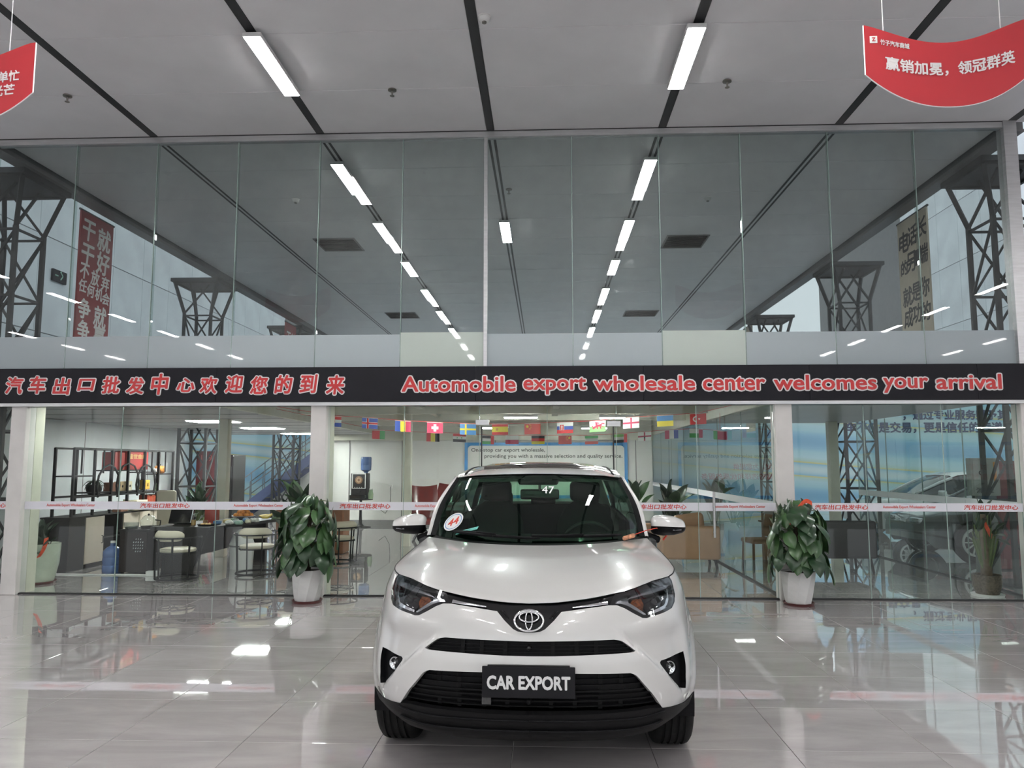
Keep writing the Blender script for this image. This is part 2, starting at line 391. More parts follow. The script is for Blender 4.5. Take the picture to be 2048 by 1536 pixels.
wall('wall_west', -21.2, -21, -13, FY, 0, 6.1, M_wallw); wall('wall_east', 21, 21.2, -13, FY, 0, 6.1, M_wallw)
# long boarded walls beside the aisle behind the glass front
def board_wall(name, x, sgn):
    w_ = struct(name, MB().bb(x-.1 if sgn < 0 else x+.02, x-.02 if sgn < 0 else x+.1, FY, 46, 0, 9.6 if sgn < 0 else 14.4), M_gap)
    me = MB().rbox((0,0,0), (.03, 1.585, 2.38), .006, n=1).mesh('wall_board', M_wallg)
    for j in range(16):
        for k in range(4 if sgn < 0 else 6): link('wall_board', me, w_, (x, FY+.8+1.6*j, 1.2+2.4*k))
    return w_
WL = board_wall('wall_left', -12.2, -1); WR = board_wall('wall_right', 16.4, 1)
# painted mural wall at the far end, under the gallery
def mural_mat():
    m, t, N, L, b = nt('painted_mural'); tc = N.new('ShaderNodeTexCoord')
    mp = N.new('ShaderNodeMapping'); mp.inputs['Scale'].default_value = (.22, 1, .6); mp.inputs['Rotation'].default_value = (0, -.32, 0); L.new(tc.outputs['Object'], mp.inputs[0])
    wv = N.new('ShaderNodeTexWave'); wv.wave_type = 'BANDS'; wv.bands_direction = 'Z'; wv.inputs['Scale'].default_value = .30; wv.inputs['Distortion'].default_value = 4.0; wv.inputs['Detail'].default_value = 1.2; wv.inputs['Detail Scale'].default_value = .8
    L.new(mp.outputs[0], wv.inputs['Vector']); r = N.new('ShaderNodeValToRGB'); e = r.color_ramp.elements
    e[0].position = 0; e[0].color = (.26,.48,.68,1); e[1].position = 1; e[1].color = (.62,.74,.76,1)
    for p, c in ((.12,(.32,.56,.74,1)),(.30,(.46,.69,.77,1)),(.62,(.54,.73,.79,1)),(.80,(.50,.66,.60,1)),(.86,(.72,.62,.22,1)),(.90,(.30,.55,.72,1))):
        q = e.new(p); q.color = c
    L.new(wv.outputs['Fac'], r.inputs[0]); L.new(r.outputs[0], b.inputs['Base Color']); b.inputs['Roughness'].default_value = .6
    return m
wm = struct('wall_mural', MB().bb(-16, 16.4, 26, 26.15, 0, 4.4), mural_mat())
M_navy = mat('mural_navy_letter', (.05,.06,.14), .6, var=0)
def px_text(body, x0, x1, yc, Y, m, parent, bold=.004, size=.3, h=None, depth=.004, name='lettering', shear=0):
    """lettering on a plane Y=const given its span on that plane in metres"""
    mm = fit(embolden(text_mb(body, size, depth, shear=shear), bold*size/.3), x1-x0, h)
    return facing(mm, (x0+x1)/2, Y, yc).build(name, m, parent)
px_text('车不仅是交易，更是信任的传递', 9.95, 15.04, 2.83, 25.99, M_navy, wm, .010)
px_text('，通过专业服务赋予其', 11.85, 15.22, 3.24, 25.99, M_navy, wm, .010)

# ---- glass front, upper storey
PX = [-7.31, -6.22, -5.12, -4.03, -2.94, -1.84, -.75, .36, 1.48, 2.52, 3.63, 4.71, 5.80]
win_u = struct('window_1', MB().bb(PX[0], PX[-1]+.0, FY-.04, FY+.06, ZC-.085, ZC-.002), M_alu)
MB().bb(PX[0], PX[-1], FY-.045, FY+.06, ZC-.012, ZC).build('top_gasket', M_seam, win_u)
for i in range(12):
    MB().bb(PX[i]+.004, PX[i+1]-.004, FY, FY+.012, 2.86, ZC-.085).build('pane', M_glassU, win_u)
    MB().bb(PX[i]+.006, PX[i+1]-.006, FY-.005, FY-.003, 2.86, 3.30 if i in (5, 8) else 3.275).build('frosted_film', M_frA if i in (5, 8) else M_frB, win_u)
for i in range(13):
    b = MB()
    if i == 6: b.bb(PX[i]-.022, PX[i]+.022, FY-.03, FY+.05, 2.86, ZC-.05); b.build('mullion', M_alu, win_u)
    elif i == 12: b.bb(PX[i], PX[i]+.16, FY-.06, FY+.10, 0, ZC); b.build('end_post', M_alu, win_u)
    else:
        b.bb(PX[i]-.004, PX[i]+.004, FY-.002, FY+.016, 2.86, ZC-.085); b.build('glass_joint', M_edge, win_u)
        MB().bb(PX[i]-.006, PX[i]+.006, FY+.016, FY+.06, 2.86, ZC-.085).build('glass_fin', glass('fin_glass_%d' % i, (.86,.92,.90), 1.2), win_u)

# ---- sign board
sg_x = [-7.45, -4.15, -.86, 1.22, 3.24, 5.25, 6.1]
sign = thing('sign_board', 'long black fascia sign with red welcome lettering across the glass front', 'sign', (0, FY-.10, 2.405))
for i in range(len(sg_x)-1):
    MB().rbox(((sg_x[i]+sg_x[i+1])/2, .05, .22), (sg_x[i+1]-sg_x[i]-.003, .16, .44), .003, n=1).build('sign_panel', M_sign, sign)
MB().bb(-7.45, 6.0, -.02, .16, -.045, -.004).build('lower_trim', M_alu, sign)
M_sred = mat('sign_red', (.56,.028,.030), .4, var=.05); M_swh = mat('sign_white', (.95,.94,.93), .4, var=0)
def sign_text(body, x0, x1, zc, h, bold, outline, shear=0, name='character'):
    mm = fit(embolden(text_mb(body, .3, .004, shear=shear), bold, 12), x1-x0, h)
    wmm = embolden(MB().add(mm.v, mm.f), outline, 12)
    w_ = facing(wmm, (x0+x1)/2, -.036, zc).build(name, M_swh, sign)
    facing(mm, (x0+x1)/2, -.0405, zc).build('letter_face', M_sred, w_)
cx0 = [at(q, 770, FY-.14).x for q in (29,74.5,123,172.6,222,270,319.6,371,417,468,518,567,617,670)]
hh = [.26,.27,.26,.18,.26,.25,.32,.21,.26,.27,.27,.28,.28,.29]
for i, ch in enumerate('汽车出口批发中心欢迎您的到来'):
    sign_text(ch, cx0[i]-.115, cx0[i]+.115, .222+.01*math.sin(i*2.3), hh[i]*.84, .0080, .0140, shear=.12)
def wx_(px): return at(px, 765, FY-.14).x
for wd, a, b_, hgt in (('Automobile',802,1033,.195),('export',1045,1174,.21),('wholesale',1186,1392,.185),('center',1404,1532,.165),('welcomes',1546,1755,.185),('your',1765,1858,.185),('arrival',1871,2005,.185)):
    dz = {'export': -.032, 'your': -.04, 'center': -.012}.get(wd, 0)
    sign_text(wd, wx_(a)+.01, wx_(b_)-.01, .218+dz, hgt, .0065, .0160, name='word')

# ---- lower glass front: posts, panes, stripe film
win_l = struct('window_2', MB().bb(-7.45, 5.95, FY-.02, FY+.03, 0, .018), M_track)
for x0, x1 in ((-6.83,-6.63), (-2.945,-2.745), (2.82,3.03), (5.76,5.97)):
    p = MB().rbox(((x0+x1)/2, FY+.02, 1.19), (x1-x0, .20, 2.38), .008, n=1).build('steel_post', M_post, win_l)
    MB().bb(x0+.14, x1+.0, FY+.12, FY+.30, 0, 2.38).build('post_flange', M_beige, p)
LP = [(-7.45,-6.83), (-6.63,-5.41), (-5.41,-4.15), (-4.15,-2.945), (-2.745,-1.77), (-1.77,-.82), (-.82,.03), (.03,.89), (.89,1.88), (1.88,2.82), (3.03,3.92), (3.92,4.86), (4.86,5.76)]
pane_o = []
for x0, x1 in LP:
    dr = x0 in (-.82, .03)
    o = MB().bb(x0+.003, x1-.003, FY, FY+.012, .018 if not dr else .03, 2.36 if not dr else 2.16).build('glass_door' if dr else 'pane', M_glassL, win_l); pane_o.append(o)
    MB().bb(x1-.004, x1+.003, FY-.001, FY+.013, .018, 2.36).build('glass_joint', M_edge, win_l)
MB().bb(-.82, .89, FY, FY+.012, 2.175, 2.36).build('transom_pane', M_glassL, win_l)
for x, z in ((-.785, 2.15), (.86, 2.13)): MB().rbox((x, FY+.005, z), (.17, .05, .07), .004, n=1).build('patch_fitting', M_alu, win_l)
b = MB(); b.bb(-.80,-.785,FY-.006,FY+.02,.03,2.1); b.build('door_edge', M_track, win_l)
b = MB(); b.bb(.845,.86,FY-.006,FY+.02,.03,2.1); b.build('door_edge', M_track, win_l)
b = MB(); b.cyl((2.06,FY-.05,.74),(2.06,FY-.05,1.29),.016,n=12); b.cyl((2.06,FY-.05,.80),(2.06,FY+.0,.80),.009); b.cyl((2.06,FY-.05,1.23),(2.06,FY+.0,1.23),.009); b.build('door_handle', M_alu, win_l, 40)
b = MB(); b.bb(-7.45, 5.95, FY-.03, FY+.04, 2.36, 2.40); b.build('head_rail', M_alu, win_l)
for i, (x0, x1) in enumerate(LP):
    MB().bb(x0+.003, x1-.003, FY-.004, FY-.002, 1.057, 1.157).build('stripe_film', M_vinyl, pane_o[i])
def at_fy(px): return at(px, 1011, FY).x
for c in (-182, 330, 730, 1320, 1682, 1981):
    if c < 0: c = -37
    x = at_fy(c); px_text('汽车出口批发中心', x-.32, x+.32, 1.107, FY-.006, M_vred, win_l, .0065, h=.062, depth=.001, shear=.15, name='stripe_lettering')
for c in (142, 517, 880, 1478, 1818):
    x = at_fy(c); px_text('Automobile Export Wholesalers Center', x-.315, x+.315, 1.107, FY-.006, M_vred, win_l, .005, h=.044, depth=.001, name='stripe_lettering')

# ---- offices under the gallery
rf_ = MB(); rf_.bb(-9.2, 6.0, FY+.06, 21.2, 2.78, 2.86)
roof_o = struct('ceiling_office', rf_, M_beige)
MB().bb(-9.2, 6.0, FY+.06, 21.2, 2.862, 2.88).build('bounce_sheet', mat('dark_bounce_sheet', (.17,.17,.17), .9, var=.2), roof_o)  # unseen dark sheet added over the offices to cut bounced light
M_soff = mat('grey_suspended_ceiling', (.45,.46,.45), .4, var=.06, scale=1.5)
sc1 = struct('ceiling_left_room', MB().bb(-9.2, -4.6, FY+.12, 20.9, 2.43, 2.50), M_soff)
for j in range(9): MB().bb(-9.2, -4.6, FY+.12+1.2*(j+1)-.004, FY+.12+1.2*(j+1)+.004, 2.425, 2.431).build('ceiling_joint', M_gap, sc1)
struct('trim_3', MB().bb(-4.6, -4.5, FY+.12, 20.9, 2.43, 2.78), M_beige)
sc2 = struct('ceiling_right_room', MB().bb(2.9, 5.95, FY+.12, 15.4, 2.43, 2.50), M_soff)
struct('trim_4', MB().bb(2.86, 2.96, FY+.12, 21, 2.40, 2.78), M_beige)
for k, y in enumerate((11.6, 13.7, 15.8, 17.9)):
    struct('trim_%d' % (5+k), MB().bb(-4.5, 2.86, y-.07, y+.07, 2.52, 2.78), M_beige)
for k, x in enumerate((-2.2, .2, 1.9)):
    struct('trim_%d' % (9+k), MB().bb(x-.06, x+.06, FY+.12, 20.9, 2.60, 2.78), M_beige)
struct('wall_office_back', MB().bb(-6.3, 2.9, 21, 21.12, 0, 2.78), M_wallw)
b = MB(); b.bb(-6.3, 2.9, 20.8, 21, 2.27, 2.78); struct('trim_12', b, M_beige)
for k, x in enumerate((-5.35, -3.9, -1.35, 2.45)): MB().bb(x-.01, x+.01, 20.985, 21.0, 0, 2.27).build('board_joint', M_gap, bpy.data.objects['wall_office_back'])
struct('baseboard_back', MB().bb(-6.3, 2.9, 20.97, 21, 0, .12), M_gap)
wl2 = struct('wall_left_room', MB().bb(-8.95, -8.85, FY+.1, 18.6, 0, 2.43), M_wallg)
for y in (12.1, 14.5, 16.9): MB().bb(-8.86, -8.845, y-.006, y+.006, 0, 2.43).build('board_joint', M_gap, wl2)
for k, (x, y) in enumerate(((-5.75, 13.65), (-2.77, 15.5), (5.45, 14.9), (-6.1, 20.7))):
    struct('trim_%d' % (13+k), MB().rbox((x, y, 1.39), (.17, .17, 2.78), .006, n=1), M_beige)
# glass partitions running back from the front
M_glassP = glass('partition_glass', (.88,.93,.91), 1.6)
wp = struct('window_30', MB().bb(2.88, 2.92, FY+.3, 20.9, 0, .02), M_track)
for j in range(7):
    y0 = FY+.3+1.58*j; MB().bb(2.894, 2.906, y0+.004, y0+1.576, .02, 2.40).build('pane', M_glassP, wp)
    MB().bb(2.892, 2.908, y0+1.576, y0+1.582, .02, 2.40).build('glass_joint', M_edge, wp)
    MB().bb(2.890, 2.892, y0+.004, y0+1.576, 1.057, 1.157).build('stripe_film', M_vinyl, wp)
wp2 = struct('window_31', MB().bb(5.88, 5.92, FY+.3, 14.9, 0, .02), M_track)
for j in range(4):
    y0 = FY+.3+1.23*j; MB().bb(5.894, 5.906, y0+.004, y0+1.226, .02, 2.42).build('pane', M_glassP, wp2)
    MB().bb(5.892, 5.908, y0+1.226, y0+1.232, .02, 2.42).build('glass_joint', M_edge, wp2)
    MB().bb(5.888, 5.890, y0+.004, y0+1.226, 1.057, 1.157).build('stripe_film', M_vinyl, wp2)
# ------------------------------------------------------------------ ceiling fittings
M_tube = emis('tube_light', (1.0,.985,.97), TUBE)
M_house = mat('white_light_housing', (.75,.75,.75), .4, var=0)
hme = MB().rbox((0,0,.045), (.19, 1.26, .045), .006, n=1).mesh('housing', M_house)
dme = MB().bb(-.082, .082, -.615, .615, .018, .024).mesh('diffuser', M_tube)
cme = MB().bb(-.012, .012, -.01, .01, .06, .11).mesh('bracket', M_house)
ORD = ['first','second','third','fourth','fifth','sixth','seventh','eighth','ninth','tenth','eleventh','twelfth','thirteenth','fourteenth','fifteenth']
def tube_light(x, y, label, group, z=5.84):
    t = thing('ceiling_light', label, 'ceiling light', (x, y, z), 0, group)
    link('housing', hme, t); link('diffuser', dme, t); link('bracket', cme, t, (0,.45,0)); link('bracket', cme, t, (0,-.45,0)); return t
YI = [11.06, 13.76, 16.40, 19.02, 21.65, 24.4, 27.2, 30.6]
tube_light(-2.90, 7.77, 'bright rectangular ceiling light in front of the glass, left one of two', 'ceiling lights in front of the glass')
tube_light(1.50, 7.80, 'bright rectangular ceiling light in front of the glass, right one of two', 'ceiling lights in front of the glass')
for k, y in enumerate(YI):
    tube_light(-2.94, y, '%s ceiling light behind the upper glass in the left row, counted from the front' % ORD[k], 'left row of ceiling lights behind the glass')
    tube_light(1.50, y+.03, '%s ceiling light behind the upper glass in the right row, counted from the front' % ORD[k], 'right row of ceiling lights behind the glass')
tube_light(-.70, 13.8, 'single ceiling light on the middle dark channel behind the glass', None)
for k, y in enumerate((4.85, -.45, -3.1, -5.75, -8.4, -11.0)):  # rows carried on out of view, added mainly to light the car's front
    for x in (-2.92, 1.50): tube_light(x, y, '%s hall light added above the viewer in the %s row, seen only reflected' % (ORD[k], 'left' if x < 0 else 'right'), 'hall ceiling lights added behind the viewer')
for x in (-12.3, -17.2, 10.9, 15.6):
    for k in range(7): tube_light(x, 5.9-2.75*k, '%s slanted light mirrored in the glass, %s hall row' % (ORD[k], {-12.3: 'inner left', -17.2: 'outer left', 10.9: 'inner right', 15.6: 'outer right'}[x]), 'neighbouring bay lights reflected in the glass')
# recessed panels of the left room and lamps of the middle room, then fill lights added at the glass
M_pan = emis('recessed_panel', (1,.99,.96), TUBE*1.0); M_fill = emis('office_fill_light', (1,.985,.95), TUBE*.30); M_lamp = emis('office_lamp', (1,.985,.95), TUBE*2.2)
for k, (x, y, n_) in enumerate(((-6.25, 14.3, 'nearest'), (-6.35, 17.1, 'middle'), (-6.5, 20.2, 'farthest'))):
    t = thing('recessed_light', '%s flat square light in the grey ceiling of the left office' % n_, 'ceiling light', (x, y, 2.425), 0, 'flat office lights')
    MB().bb(-.42, .42, -.30, .30, -.006, 0).build('diffuser', M_pan, t)
    f = MB()
    for s_ in (-1, 1): f.bb(s_*.42-.012, s_*.42+.012, -.312, .312, -.008, 0); f.bb(-.432, .432, s_*.30-.012, s_*.30+.012, -.008, 0)
    f.build('frame', M_house, t)
for k, (x, y, n_) in enumerate(((-.45, 14.4, 'left'), (1.35, 14.6, 'right'), (-1.2, 18.6, 'rear left'), (1.2, 18.8, 'rear right'))):
    t = thing('surface_lamp', '%s small white lamp under the beams of the middle office' % n_, 'ceiling light', (x, y, 2.50), 0, 'small lamps of the middle office')
    MB().bb(-.30, .30, -.075, .075, -.02, -.002).build('diffuser', M_lamp, t); MB().bb(-.32, .32, -.085, .085, 0, .05).build('housing', M_house, t); MB().bb(-.01,.01,-.01,.01,.05,.28).build('stem', M_house, t)
for k, (x, n_) in enumerate(((-6.0, 'left office, left one'), (-4.1, 'left office, right one'), (-1.6, 'middle office, left one'), (.9, 'middle office, right one'), (4.3, 'right office'))):  # lamps added out of sight behind the sign to brighten the office floors
    t = thing('recessed_light', 'narrow fill light added just inside the glass front of the %s' % n_, 'ceiling light', (x, 10.16, 2.425), 0, 'narrow fill lights added inside the glass front')
    MB().bb(-.45, .45, -.12, .12, -.006, 0).build('diffuser', M_fill, t); MB().bb(-.47, .47, -.14, .14, 0, .04 if x > -4.5 and x < 2.8 else .004).build('housing', M_house, t)
    if -4.5 < x < 2.8: MB().bb(-.02, .02, -.02, .02, .04, .355).build('hanger', M_house, t)
# sprinklers, detectors, vents
M_brass = mat('dull_metal', (.25,.24,.22), .35, .8, var=.1)
for k, (x, y, n_) in enumerate(((-1.75, 8.46, 'between the two front lights'), (2.08, 8.42, 'right of the right front light'), (-5.6, 8.44, 'beside the left hanging red sign'), (-.55, 11.76, 'behind the glass near the middle channel'))):
    t = thing('sprinkler_head', 'small metal sprinkler head on the grey ceiling %s' % n_, 'sprinkler', (x, y, ZC-.004), 0, 'sprinkler heads')
    MB().lathe([(.001,0),(.05,0),(.05,-.012),(.02,-.02),(.001,-.02)][::-1], 18).build('collar', M_brass, t, 40)
    MB().cyl((0,0,-.02), (0,0,-.07), .012, .009, 10).build('body', M_brass, t); MB().lathe([(.001,-.078),(.026,-.078),(.028,-.074),(.001,-.074)], 14).build('deflector', M_brass, t)
M_vent = mat('vent_black', (.004,.004,.004), .8, var=0, spec=.1); M_det = mat('detector_white', (.78,.78,.77), .45, var=0)
for k, (x, y, n_) in enumerate(((-.57, 7.05, 'in front of the glass beside the middle channel'), (-4.07, 12.1, 'behind the glass left of the left light row'), (2.67, 12.3, 'behind the glass right of the right light row'))):
    t = thing('smoke_detector', 'round white smoke detector on the ceiling %s' % n_, 'smoke detector', (x, y, ZC), 0, 'smoke detectors')
    MB().lathe([(.001,-.055),(.035,-.053),(.052,-.04),(.055,-.012),(.065,-.010),(.065,0)], 22).build('cover', M_det, t, 50)
    MB().lathe([(.001,-.068),(.022,-.066),(.024,-.052)], 14).build('sensor_cap', M_brass, t, 50)
for k, (x, y, w_, n_) in enumerate(((-4.05, 14.72, .78, 'left one nearer the glass'), (2.74, 14.79, .78, 'right one nearer the glass'), (-4.14, 22.0, .85, 'left one farther back'), (2.77, 22.0, .92, 'right one farther back'))):
    t = thing('ceiling_vent', 'dark rectangular air vent in the ceiling, %s' % n_, 'vent', (x, y, ZC), 0, 'ceiling vents')
    MB().bb(-w_/2, w_/2, -.42, .42, -.004, 0).build('opening', M_vent, t)
    f = MB()
    for s_ in (-1, 1): f.bb(s_*w_/2-.015, s_*w_/2+.015, -.435, .435, -.014, 0); f.bb(-w_/2, w_/2, s_*.42-.015, s_*.42+.015, -.014, 0)
    f.build('frame', M_gap, t)
    for j in range(6): MB().box((0, -.33+.132*j, -.012), (w_-.03, .05, .004), (R(35), 0, 0)).build('slat', M_vent, t)
# ------------------------------------------------------------------ truss columns
def truss(x, y, label, wd=.62, htop=5.82, h0=0, group='dark lattice steel columns'):
    t = thing('lattice_column', label, 'column', (x, y, 0), 0, group)
    n = int((htop-h0-.9)/.92)
    for sx in (-1, 1):
        for sy in (-1, 1):
            b = MB(); b.bar((sx*wd/2, sy*wd/2, h0), (sx*wd/2, sy*wd/2, htop-.75), .058); b.bar((sx*wd/2, sy*wd/2, htop-.75), (sx*(wd/2+.17), sy*(wd/2+.17), htop-.06), .06); b.build('chord', M_truss, t)
    zs = [h0+.15+k*(htop-.95-h0)/n for k in range(n+1)]
    for k in range(n):
        b = MB(); z0, z1 = zs[k], zs[k+1]; a = wd/2
        for sx, sy, ex, ey in ((-1,-1,1,-1), (1,-1,1,1), (1,1,-1,1), (-1,1,-1,-1)):
            b.bar((sx*a, sy*a, z0), (ex*a, ey*a, z1), .030); b.bar((sx*a, sy*a, z1), (ex*a, ey*a, z1), .032)
            if sy == ey: b.bar((ex*a, ey*a, z0), (sx*a, sy*a, z1), .028)
        b.build('brace', M_truss, t)
    b = MB()
    for sx, sy, ex, ey in ((-1,-1,1,-1), (1,-1,1,1), (1,1,-1,1), (-1,1,-1,-1)):
        a = wd/2; c = a+.17; b.bar((sx*a, sy*a, htop-.75), (ex*c*.4, ey*c*.4 if sy == ey else ey*a, htop-.06), .035); b.bar((sx*c, sy*c, htop-.06), (ex*c, ey*c, htop-.06), .05)
    b.build('brace', M_truss, t)
    MB().bb(-wd/2-.24, wd/2+.24, -wd/2-.24, wd/2+.24, htop-.05, htop+.03).build('cap_plate', M_truss, t)
    MB().bb(-wd/2-.1, wd/2+.1, -wd/2-.1, wd/2+.1, h0, h0+.02).build('base_plate', M_truss, t)
truss(-7.95, 10.85, 'dark lattice column at the far left, cut by the picture edge')
truss(-7.95, 17.4, 'dark lattice column behind the left glass beside the red banner')
truss(-7.95, 23.5, 'farthest dark lattice column on the left, near the stairs')
truss(6.55, 11.0, 'dark lattice column at the right edge of the glass front')
truss(6.55, 16.6, 'dark lattice column right of the middle, behind the right glass')
truss(6.55, 22.4, 'farthest dark lattice column on the right')
# ------------------------------------------------------------------ hanging red signs
def hang_sign(x0, x1, y, zt, h, name, label, lines, logo, cut=False):
    w_ = x1-x0; n = 28; top, bot = [], []
    def tz(u): return -.16*math.sin(math.pi*min(max((u*1.02), 0), 1))**1.2 + (.02*u)
    t = thing(name, label, 'hanging sign', ((x0+x1)/2, y, zt), 0, 'red hanging signs')
    for k in range(n+1):
        u = k/n; top.append(((u-.5)*w_, tz(u)))
        e = 1-abs(2*u-1)**2.2
        bot.append(((u-.5)*w_*(1-.0*u), -h*.60-.40*h*e+(.0)))
    poly = top+bot[::-1]
    MB().prism(poly, .012, lambda a, b_, c: (a, c, b_)).build('sign_face', mat(name+'_red', (.52,.040,.050), .4, var=.05, scale=2), t)
    e = MB(); L_ = poly+[poly[0]]
    e.tube([(a, .006, b_) for a, b_ in bot], .006, 6); e.tube([(top[0][0], .006, top[0][1]), (bot[0][0], .006, bot[0][1])], .006, 6); e.tube([(top[-1][0], .006, top[-1][1]), (bot[-1][0], .006, bot[-1][1])], .006, 6)
    e.build('pale_edge', M_swh, t)
    for u in (.12, .83): MB().cyl(((u-.5)*w_, .006, tz(u)-.004), ((u-.5)*w_, .006, ZC-zt+.0), .0035, n=6).build('wire', M_swh, t)
    for body, u0, u1, zc, hh_, bd in lines:
        mm = fit(embolden(text_mb(body, .3, .003), bd), (u1-u0)*w_, hh_); um = (u0+u1)/2
        def warp(a, b_, c):
            u = um+a/w_; sag = -.10*math.sin(math.pi*min(max(u, 0), 1))**1.2*(1 if not cut else .3)
            return ((u-.5)*w_, -.004-c, zc+b_+sag+.03*(u-.5))
        xf(mm, warp).build('lettering', M_swh, t)
    if logo:
        q = MB().rbox((0,0,0), (.055,.004,.055), .002); q.build('logo_square', M_swh, t, loc=((.055-.5)*w_, -.003, -.115))
        mm = fit(embolden(text_mb('Z', .1, .002), .004), .026, .03); facing(mm, (.055-.5)*w_, -.006, -.115).build('logo_mark', mat('logo_red', (.60,.035,.045), .4, var=0), t)
    return t
hang_sign(2.37, 3.56, 5.5, 4.86, .64, 'hanging_sign', 'curved red hanging sign with white slogan at the upper right', [('赢销加冕，领冠群英', .12, .90, -.255, .105, .006), ('竹子汽车商城', .095, .27, -.098, .042, .006)], True)
hang_sign(-5.15, -3.93, 5.5, 4.86, .64, 'hanging_sign', 'curved red hanging sign cut off by the left picture edge', [('抢单忙', .70, .91, -.25, .09, .006), ('放光芒', .66, .885, -.36, .09, .006)], False, True)
# ------------------------------------------------------------------ wall banners and exit sign in the aisle
M_ban = mat('banner_red', (.34,.020,.026), .6, var=.12, scale=1.5); M_mar = mat('maroon_enamel', (.13,.010,.014), .4, var=.08); M_banb = mat('banner_beige', (.66,.58,.46), .6, var=.08, scale=1.5); M_ink = mat('banner_ink', (.02,.018,.018), .6, var=0)
def banner(x, y0, y1, z0, z1, label, m, mt, cols, sgn):
    t = thing('wall_banner', label, 'banner', (x, (y0+y1)/2, 0), 0, None)
    MB().bb(-.015, .015, (y0-y1)/2, (y1-y0)/2, z0, z1).build('cloth', m, t)
    MB().cyl((0, (y0-y1)/2-.03, z1), (0, (y1-y0)/2+.03, z1), .02, n=8).build('rod', M_truss, t)
    for ch, yy, zz, hh_ in cols:
        mm = fit(embolden(text_mb(ch, .3, .003, shear=.1), .007), hh_, hh_)
        xf(mm, (lambda a, b_, c: (sgn*(.016+c), yy+a*(1 if sgn > 0 else -1), zz+b_))).build('lettering', mt, t)
banner(-7.60, 11.98, 12.92, 2.6, 5.80, 'tall red banner with white brush writing behind the left glass', M_ban, M_swh,
       [('干',-.24,5.50,.36),('就',.20,5.46,.40),('干',-.24,5.09,.36),('好',.20,5.05,.40),('不',-.30,4.80,.26),('放',.0,4.75,.26),('弃',.30,4.72,.26),('任',-.33,4.55,.22),('何',-.1,4.51,.22),('机',.13,4.50,.22),('会',.35,4.47,.22),('争',-.25,4.18,.34),('就',.2,4.12,.38),('争',-.25,3.82,.34),('赢',.2,3.78,.38)], 1)
banner(6.2, 12.40, 13.42, 2.6, 5.80, 'tall beige banner with black brush writing behind the right glass', M_banb, M_ink,
       [('电',.30,5.42,.36),('话',-.02,5.46,.34),('的',.32,4.98,.26),('另',.08,5.02,.34),('一',-.16,5.04,.26),('就',.26,4.46,.34),('是',-.04,4.48,.32),('成',.26,4.10,.34),('功',-.04,4.12,.32),('长',-.33,5.5,.34),('端',-.35,5.05,.32),('你',-.34,4.5,.34),('的',-.34,4.1,.32)], -1)
banner(-7.60, 22.0, 22.95, 2.6, 5.80, 'small far red banner beside the left frosted strip', M_ban, M_swh, [('就',.2,5.35,.38),('干',-.2,5.35,.38)], 1)
banner(6.2, 23.0, 23.95, 2.6, 5.80, 'small far beige banner low behind the right glass', M_banb, M_ink, [('他',.1,5.3,.4),('们',-.3,5.3,.4)], -1)
t = thing('exit_sign', 'small dark exit sign with a running figure mark on the left aisle wall', 'sign', (-12.12, 18.42, 6.30)); MB().rbox((-.03,0,0), (.06,.55,.30), .01).build('sign_case', M_sign, t)
b = MB(); b.bar((.004,.02,-.08),(.004,.10,.02),.03,.01,up=(1,0,0)); b.bar((.004,.10,.02),(.004,.04,.08),.03,.01,up=(1,0,0)); b.bar((.004,-.2,.0),(.004,-.08,.0),.03,.01,up=(1,0,0)); b.ball((.004,.02,.11),(.008,.03,.03),8,6); b.build('running_mark', mat('exit_green', (.3,.55,.42), .5, var=0), t)
# ------------------------------------------------------------------ the white car
ZT_S = [0,.137,.316,.475,.60,.75,.95,1.146,1.22,1.45,1.75,2.08,2.6,3.4,4.2,4.6,S_MAX]
ZT_Z = [.930,.934,.950,.969,.982,.996,1.004,1.008,1.014,1.050,1.094,1.132,1.142,1.165,1.20,1.20,1.20]
def ztop(s): return float(np.interp(abs(s), ZT_S, ZT_Z))
def sh_off(s, z, off):
    """shell point moved outward by off"""
    e = 1e-3; p = shell(s, z); a = shell(s+e, z)-shell(s-e, z); b = shell(s, z+e)-shell(s, z-e)
    n = np.cross(a, b); n /= max(np.linalg.norm(n), 1e-9)
    if abs(s) < 1e-6: n[0] = 0
    return p+n*off, n
def s_of_y(y):
    return float(np.interp(y, _pl[:len(_pl), 1], _sl))
def inpoly(p, P):
    x, y = p; c = False; n = len(P)
    for i in range(n):
        (x0, y0), (x1, y1) = P[i], P[(i+1) % n]
        if (y0 > y) != (y1 > y) and x < (x1-x0)*(y-y0)/(y1-y0)+x0: c = not c
    return c
def inmask(G, P):
    P = np.array(P); x0, y0 = P[:, 0], P[:, 1]; x1, y1 = np.roll(x0, -1), np.roll(y0, -1); out = np.zeros(len(G), bool)
    for k0 in range(0, len(G), 2000):
        x, y = G[k0:k0+2000, :1], G[k0:k0+2000, 1:]
        with np.errstate(divide='ignore', invalid='ignore'):
            c = ((y0 > y) != (y1 > y)) & (x < (x1-x0)*(y-y0)/(y1-y0)+x0)
        out[k0:k0+2000] = c.sum(1) % 2 == 1
    return out
def dense(P, d=.02):
    out = []
    n = len(P)
    for i in range(n):
        a, b = np.array(P[i]), np.array(P[(i+1) % n]); k = max(1, int(np.linalg.norm(b-a)/d))
        out += [tuple(a+(b-a)*j/k) for j in range(k)]
    return out
